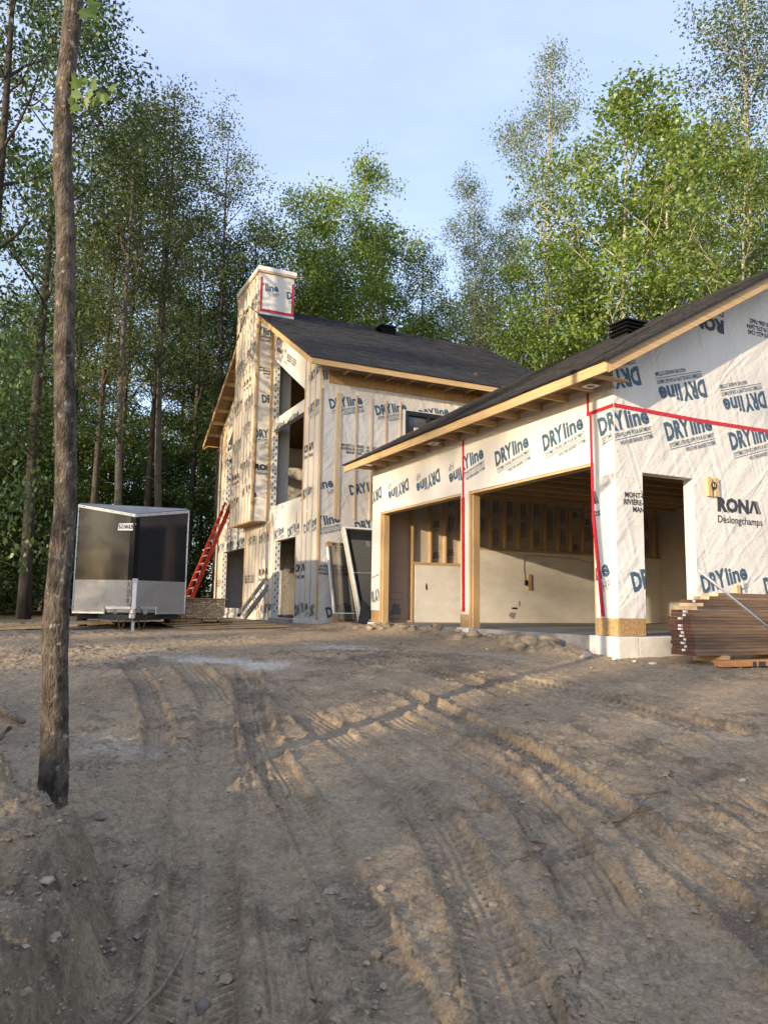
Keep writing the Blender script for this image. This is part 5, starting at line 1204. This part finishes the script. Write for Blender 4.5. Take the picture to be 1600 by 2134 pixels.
# behind the house
for (px, d, k, s, lab) in ((520, 34, 'dark_a', .95, 'dark green tree behind the chimney'), (606, 33, 'maple_a', (.82, 1.10), 'broad maple behind the chimney cap with red-edged panel'), (688, 34, 'maple_b', (.95, 1.22), 'many-stemmed light green maple behind the house ridge'), (765, 36, 'maple_b', (.88, 1.38), 'tall light green maple behind the house roof vent'),
        (872, 37, 'dark_a', (.7, .98), 'dark low tree behind the right end of the house ridge'), (985, 32, 'aspen_a', (.66, .90), 'slender aspen with pale leaning stem behind the house roof end'), (1135, 33, 'aspen_b', (.85, 1.18), 'tallest aspen with forked pale limbs behind the garage eave'), (1066, 35, 'aspen_a', (.75, .92), 'grey-green aspen beside the tallest forked aspen'),
        (1190, 30, 'maple_b', .95, 'yellow-green young maple above the garage roof vent'), (1300, 28, 'maple_b', 1.3, 'bright green maple with bare pale stem behind the garage roof'), (1420, 27, 'maple_b', 1.22, 'bright green maple behind the garage rake, above its red tape'), (1500, 29, 'maple_a', 1.1, 'deep green maple behind the top of the garage gable'),
        (1590, 26, 'aspen_a', 1.14, 'sparse aspen rising above the upper end of the garage rake'), (1560, 22, 'maple_b', .9, 'leafy maple with bare side branches close to the garage ridge')):
    plant(k, pr(px, d), d, s, label=lab)
# second ranks, told apart only by place
for k in range(14):
    px = -160+66*k+rnd.uniform(-20, 20); d = rnd.uniform(33, 42); plant(rnd.choice(('dark_a', 'olive_a', 'maple_a')), pr(px, d), d, rnd.uniform(.72, .92), label='shaded KIND in the deep forest beyond the trailer', group='forest beyond the trailer')
for k in range(16):
    px = 480+80*k+rnd.uniform(-20, 20); d = rnd.uniform(38, 46); plant(rnd.choice(('dark_a', 'maple_a', 'maple_a', 'dark_a')), pr(px, d), d, rnd.uniform(.82, 1.0), label='KIND in the back rank of forest behind the buildings', group='forest behind the buildings')
for k in range(22):
    px = -220+62*k+rnd.uniform(-25, 25); d = rnd.uniform(24, 33)+(11 if px > 190 else 0); plant(rnd.choice(('young', 'young_dark', 'young_dark')), pr(px, d), d, rnd.uniform(.75, 1.25), label='KIND of the understorey in the shade of the forest', cat='sapling', group='understorey saplings')
for k in range(12):
    px = 780+75*k+rnd.uniform(-25, 25); d = rnd.uniform(27, 33); plant(rnd.choice(('young', 'maple_a')), pr(px, d), d, rnd.uniform(.62, .9), label='KIND filling the forest edge behind the garage roof', group='forest edge behind the garage')
for k in range(16):
    px = -160+34*k+rnd.uniform(-12, 12); d = rnd.uniform(35, 41) if px > 150 else rnd.uniform(25, 38); plant(rnd.choice(('young', 'young', 'young_dark')), pr(px, d), d, rnd.uniform(.9, 1.35), label='KIND in the thick undergrowth beyond the trailer', cat='sapling', group='undergrowth beyond the trailer')
for k in range(26):
    r = -26+rnd.uniform(-12, 60); d = rnd.uniform(46, 75); plant(rnd.choice(('dark_a', 'young_dark', 'maple_a')), r, d, rnd.uniform(.8, 1.05), label='distant KIND of the far forest', group='far forest')
# forest on the sunward side of the clearing (behind and left of the viewpoint): it breaks up the low sun
srnd = random.Random(7)
SUNH = Vector((-SUN_DIR.x, -SUN_DIR.y, 0)).normalized(); PERP = Vector((-SUNH.y, SUNH.x, 0))
def sunward(kind, dist, off, s, label, group, cat='tree'):
    p = SUNH*dist+PERP*off+Vector((3.0, 6.0, 0)); d = p.x*FW[0]+p.y*FW[1]; r = p.x*RT[0]+p.y*RT[1]
    return plant(kind, r, d, s, rz=srnd.uniform(0, 6), label=label, cat=cat, group=group)
for k in range(17):
    sunward(srnd.choice(('young', 'young_dark')), 16+srnd.uniform(-2, 4), -17+2.2*k+srnd.uniform(-.6, .6), srnd.uniform(.66, .92), 'KIND along the sunny edge of the clearing', 'saplings on the sunny edge', 'sapling')
for k in range(8):
    sunward(srnd.choice(('olive_a', 'aspen_a', 'olive_b')), 52+srnd.uniform(-6, 10), -20+5.6*k+srnd.uniform(-1.5, 1.5), srnd.uniform(1.0, 1.25), 'tall sparse KIND on the sunny side of the clearing', 'tall trees on the sunny side')

for (dd_, oo_, ss_) in ((9.5, -.6, .62), (11.5, .9, .70), (13, -2.0, .7)):  # extra saplings out of view, added to block the trunk's cast shadow
    tx, ty = at(-1.9, 4.6); p_ = Vector((tx, ty, 0))+SUNH*dd_+PERP*oo_
    plant('young', p_.x*RT[0]+p_.y*RT[1], p_.x*FW[0]+p_.y*FW[1], ss_, rz=srnd.uniform(0, 6), label='KIND along the sunny edge of the clearing', cat='sapling', group='saplings on the sunny edge')
# the slim foreground trunk with a few maple leaves
def front_tree():
    x, y = at(-1.915, 4.62); z = gz(x, y)-.06; t = empty('foreground_tree', (x, y, z)); tag(t, 'slim mossy brown trunk standing alone in the mud with a few maple leaves', 'tree')
    ray = [(0, -.15), (0, 0), (0, .24), (-.02, .93), (-.04, 1.77), (-.07, 2.55), (-.12, 3.18), (-.19, 4.05), (-.205, 4.65), (-.2, 5.17), (-.25, 8), (-.3, 13)]
    P = []
    for i, (o, h) in enumerate(ray): P.append((RT[0]*o, RT[1]*o, h))
    nh, na = 420, 44; hh = np.concatenate([np.linspace(-.25, 6.2, nh), np.linspace(6.3, 13, 40)]); aa = np.arange(na)*2*math.pi/na
    Hh, Aa = np.meshgrid(hh, aa, indexing='ij')
    Rr = np.interp(Hh, [-.25, -.02, .08, .25, .6, 2, 5, 13], [.098, .088, .080, .074, .069, .061, .055, .035])
    Rr = Rr*(1+.05*np.sin(3*Aa+1)*np.exp(-np.clip(Hh, 0, 9)*5)+.03*np.sin(2*Aa+Hh*1.3))
    ca, sa = np.cos(Aa), np.sin(Aa); low = np.clip(1.5-Hh*.25, .5, 1.3)
    Rr = Rr+low*(.008*fbm(ca*4+9, Hh*2.2+sa*4, 4, 301, .6)+.010*np.abs(fbm(ca*9+3, Hh*3+sa*9, 3, 302, .6))+.0022*fbm(ca*3+sa*5, Hh*34, 3, 303, .6))
    for (kh, ka, ks) in ((1.1, 4.0, .014), (2.55, 4.6, .02), (3.3, 3.8, .016), (4.43, 5.0, .022), (.55, 5.2, .01)): Rr = Rr+ks*np.exp(-((Hh-kh)/.05)**2-((np.mod(Aa-ka+math.pi, 2*math.pi)-math.pi)/.5)**2)
    ox = np.interp(Hh, [q_[1] for q_ in ray], [q_[0] for q_ in ray])+.008*np.sin(Hh*4.1); oy = .01*np.sin(Hh*3.3+2)
    VX = RT[0]*(ox+Rr*ca)+FW[0]*(oy+Rr*sa); VY = RT[1]*(ox+Rr*ca)+FW[1]*(oy+Rr*sa)
    tv = np.stack([VX, VY, Hh], -1).reshape(-1, 3).tolist(); tf = [(i*na+j, i*na+(j+1) % na, (i+1)*na+(j+1) % na, (i+1)*na+j) for i in range(len(hh)-1) for j in range(na)]
    m = mat('mossy_bark', (.155, .125, .095), (.050, .040, .029), (16, 16, 9), detail=8, rough=.95, bump=1.0, bscale=(75, 75, 30), bdist=.03, spec=.2, lo=.38, hi=.62)
    nn, ll = m.node_tree.nodes, m.node_tree.links; b = nn['Principled BSDF']; prev = b.inputs['Base Color'].links[0].from_socket
    g = nn.new('ShaderNodeNewGeometry'); no = nn.new('ShaderNodeTexNoise'); no.inputs['Scale'].default_value = 17; no.inputs['Detail'].default_value = 6; ll.new(g.outputs['Position'], no.inputs['Vector'])
    rp_ = nn.new('ShaderNodeValToRGB'); rp_.color_ramp.elements[0].position = .60; rp_.color_ramp.elements[1].position = .70; rp_.color_ramp.elements[0].color = (0, 0, 0, 1); rp_.color_ramp.elements[1].color = (.8, .8, .8, 1); ll.new(no.outputs['Fac'], rp_.inputs[0])
    mxx = nn.new('ShaderNodeMix'); mxx.data_type = 'RGBA'; mxx.inputs[7].default_value = (.36, .33, .27, 1); ll.new(rp_.outputs[0], mxx.inputs[0]); ll.new(prev, mxx.inputs[6]); ll.new(mxx.outputs[2], b.inputs['Base Color'])
    MB().add(tv, tf).build('trunk', m, t, True)
    # leaves: lobed maple blades on two twigs
    lob = [(0, 0), (.28, -.12), (.30, .10), (.62, .16), (.42, .36), (.50, .60), (.24, .55), (.16, .78), (0, 1.05), (-.16, .78), (-.24, .55), (-.50, .60), (-.42, .36), (-.62, .16), (-.30, .10), (-.28, -.12)]
    lm = M['leaf_front']; rr = random.Random(3)
    def twig(o0, h0, o1, h1, dy): 
        MB().tube([(RT[0]*o0, RT[1]*o0, h0), (RT[0]*(o0+o1)/2-FW[0]*dy, RT[1]*(o0+o1)/2-FW[1]*dy, (h0+h1)/2-.03), (RT[0]*o1-FW[0]*dy, RT[1]*o1-FW[1]*dy, h1)], [.006, .005, .003], 6).build('twig', M['bark_dark'], t)
    def leaf(o, h, s, dy, roll):
        c = Vector((RT[0]*o-FW[0]*dy, RT[1]*o-FW[1]*dy, h)); nrm = (Vector((-FW[0], -FW[1], -.35))*1.0+Vector((rr.uniform(-.5, .5), rr.uniform(-.5, .5), rr.uniform(-.2, .8)))).normalized()
        ax = Vector((math.cos(roll)*RT[0], math.cos(roll)*RT[1], math.sin(roll))); ax = (ax-nrm*ax.dot(nrm)).normalized(); bx = nrm.cross(ax)
        v = [c+bx*a*s+ax*b2*s-nrm*s*.25*abs(a) for a, b2 in lob]; v.append(c+ax*.35*s)
        MB().add(v, [(i, (i+1) % 16, 16) for i in range(16)]).build('leaf', lm, t)
    h = 4.45; o_ = -.2; S_ = -.34
    twig(o_, h-.03, .06, h+.06, .05); twig(o_, h-.02, -.44, h-.05, .03); twig(-.2, 5.06, -.12, 5.11, .05)
    for (o, dh, s, roll) in ((.20, .03, .085, -.3), (.245, .07, .09, 1.9), (.28, .0, .08, -1.3), (.32, .08, .085, .6), (.37, .05, .07, -.5), (.44, .075, .075, .2), (.24, -.04, .08, -2), (.33, .0, .065, -1.0), (.05, -.02, .05, 2.6), (.0, -.06, .055, 3.4), (-.06, -.14, .05, 3.6), (.04, -.12, .04, -1.6), (.22, .0, .075, -1.7), (.30, .05, .085, -1.2), (.36, .01, .07, -1.8), (.41, .03, .075, -1.4), (.26, .10, .07, 1.2), (.47, .05, .06, -.9)): leaf(o+S_, h+dh, s, .06, roll)
    leaf(-.11, 5.06, .11, .08, -.3); leaf(-.07, 5.11, .10, .06, .5)
front_tree()
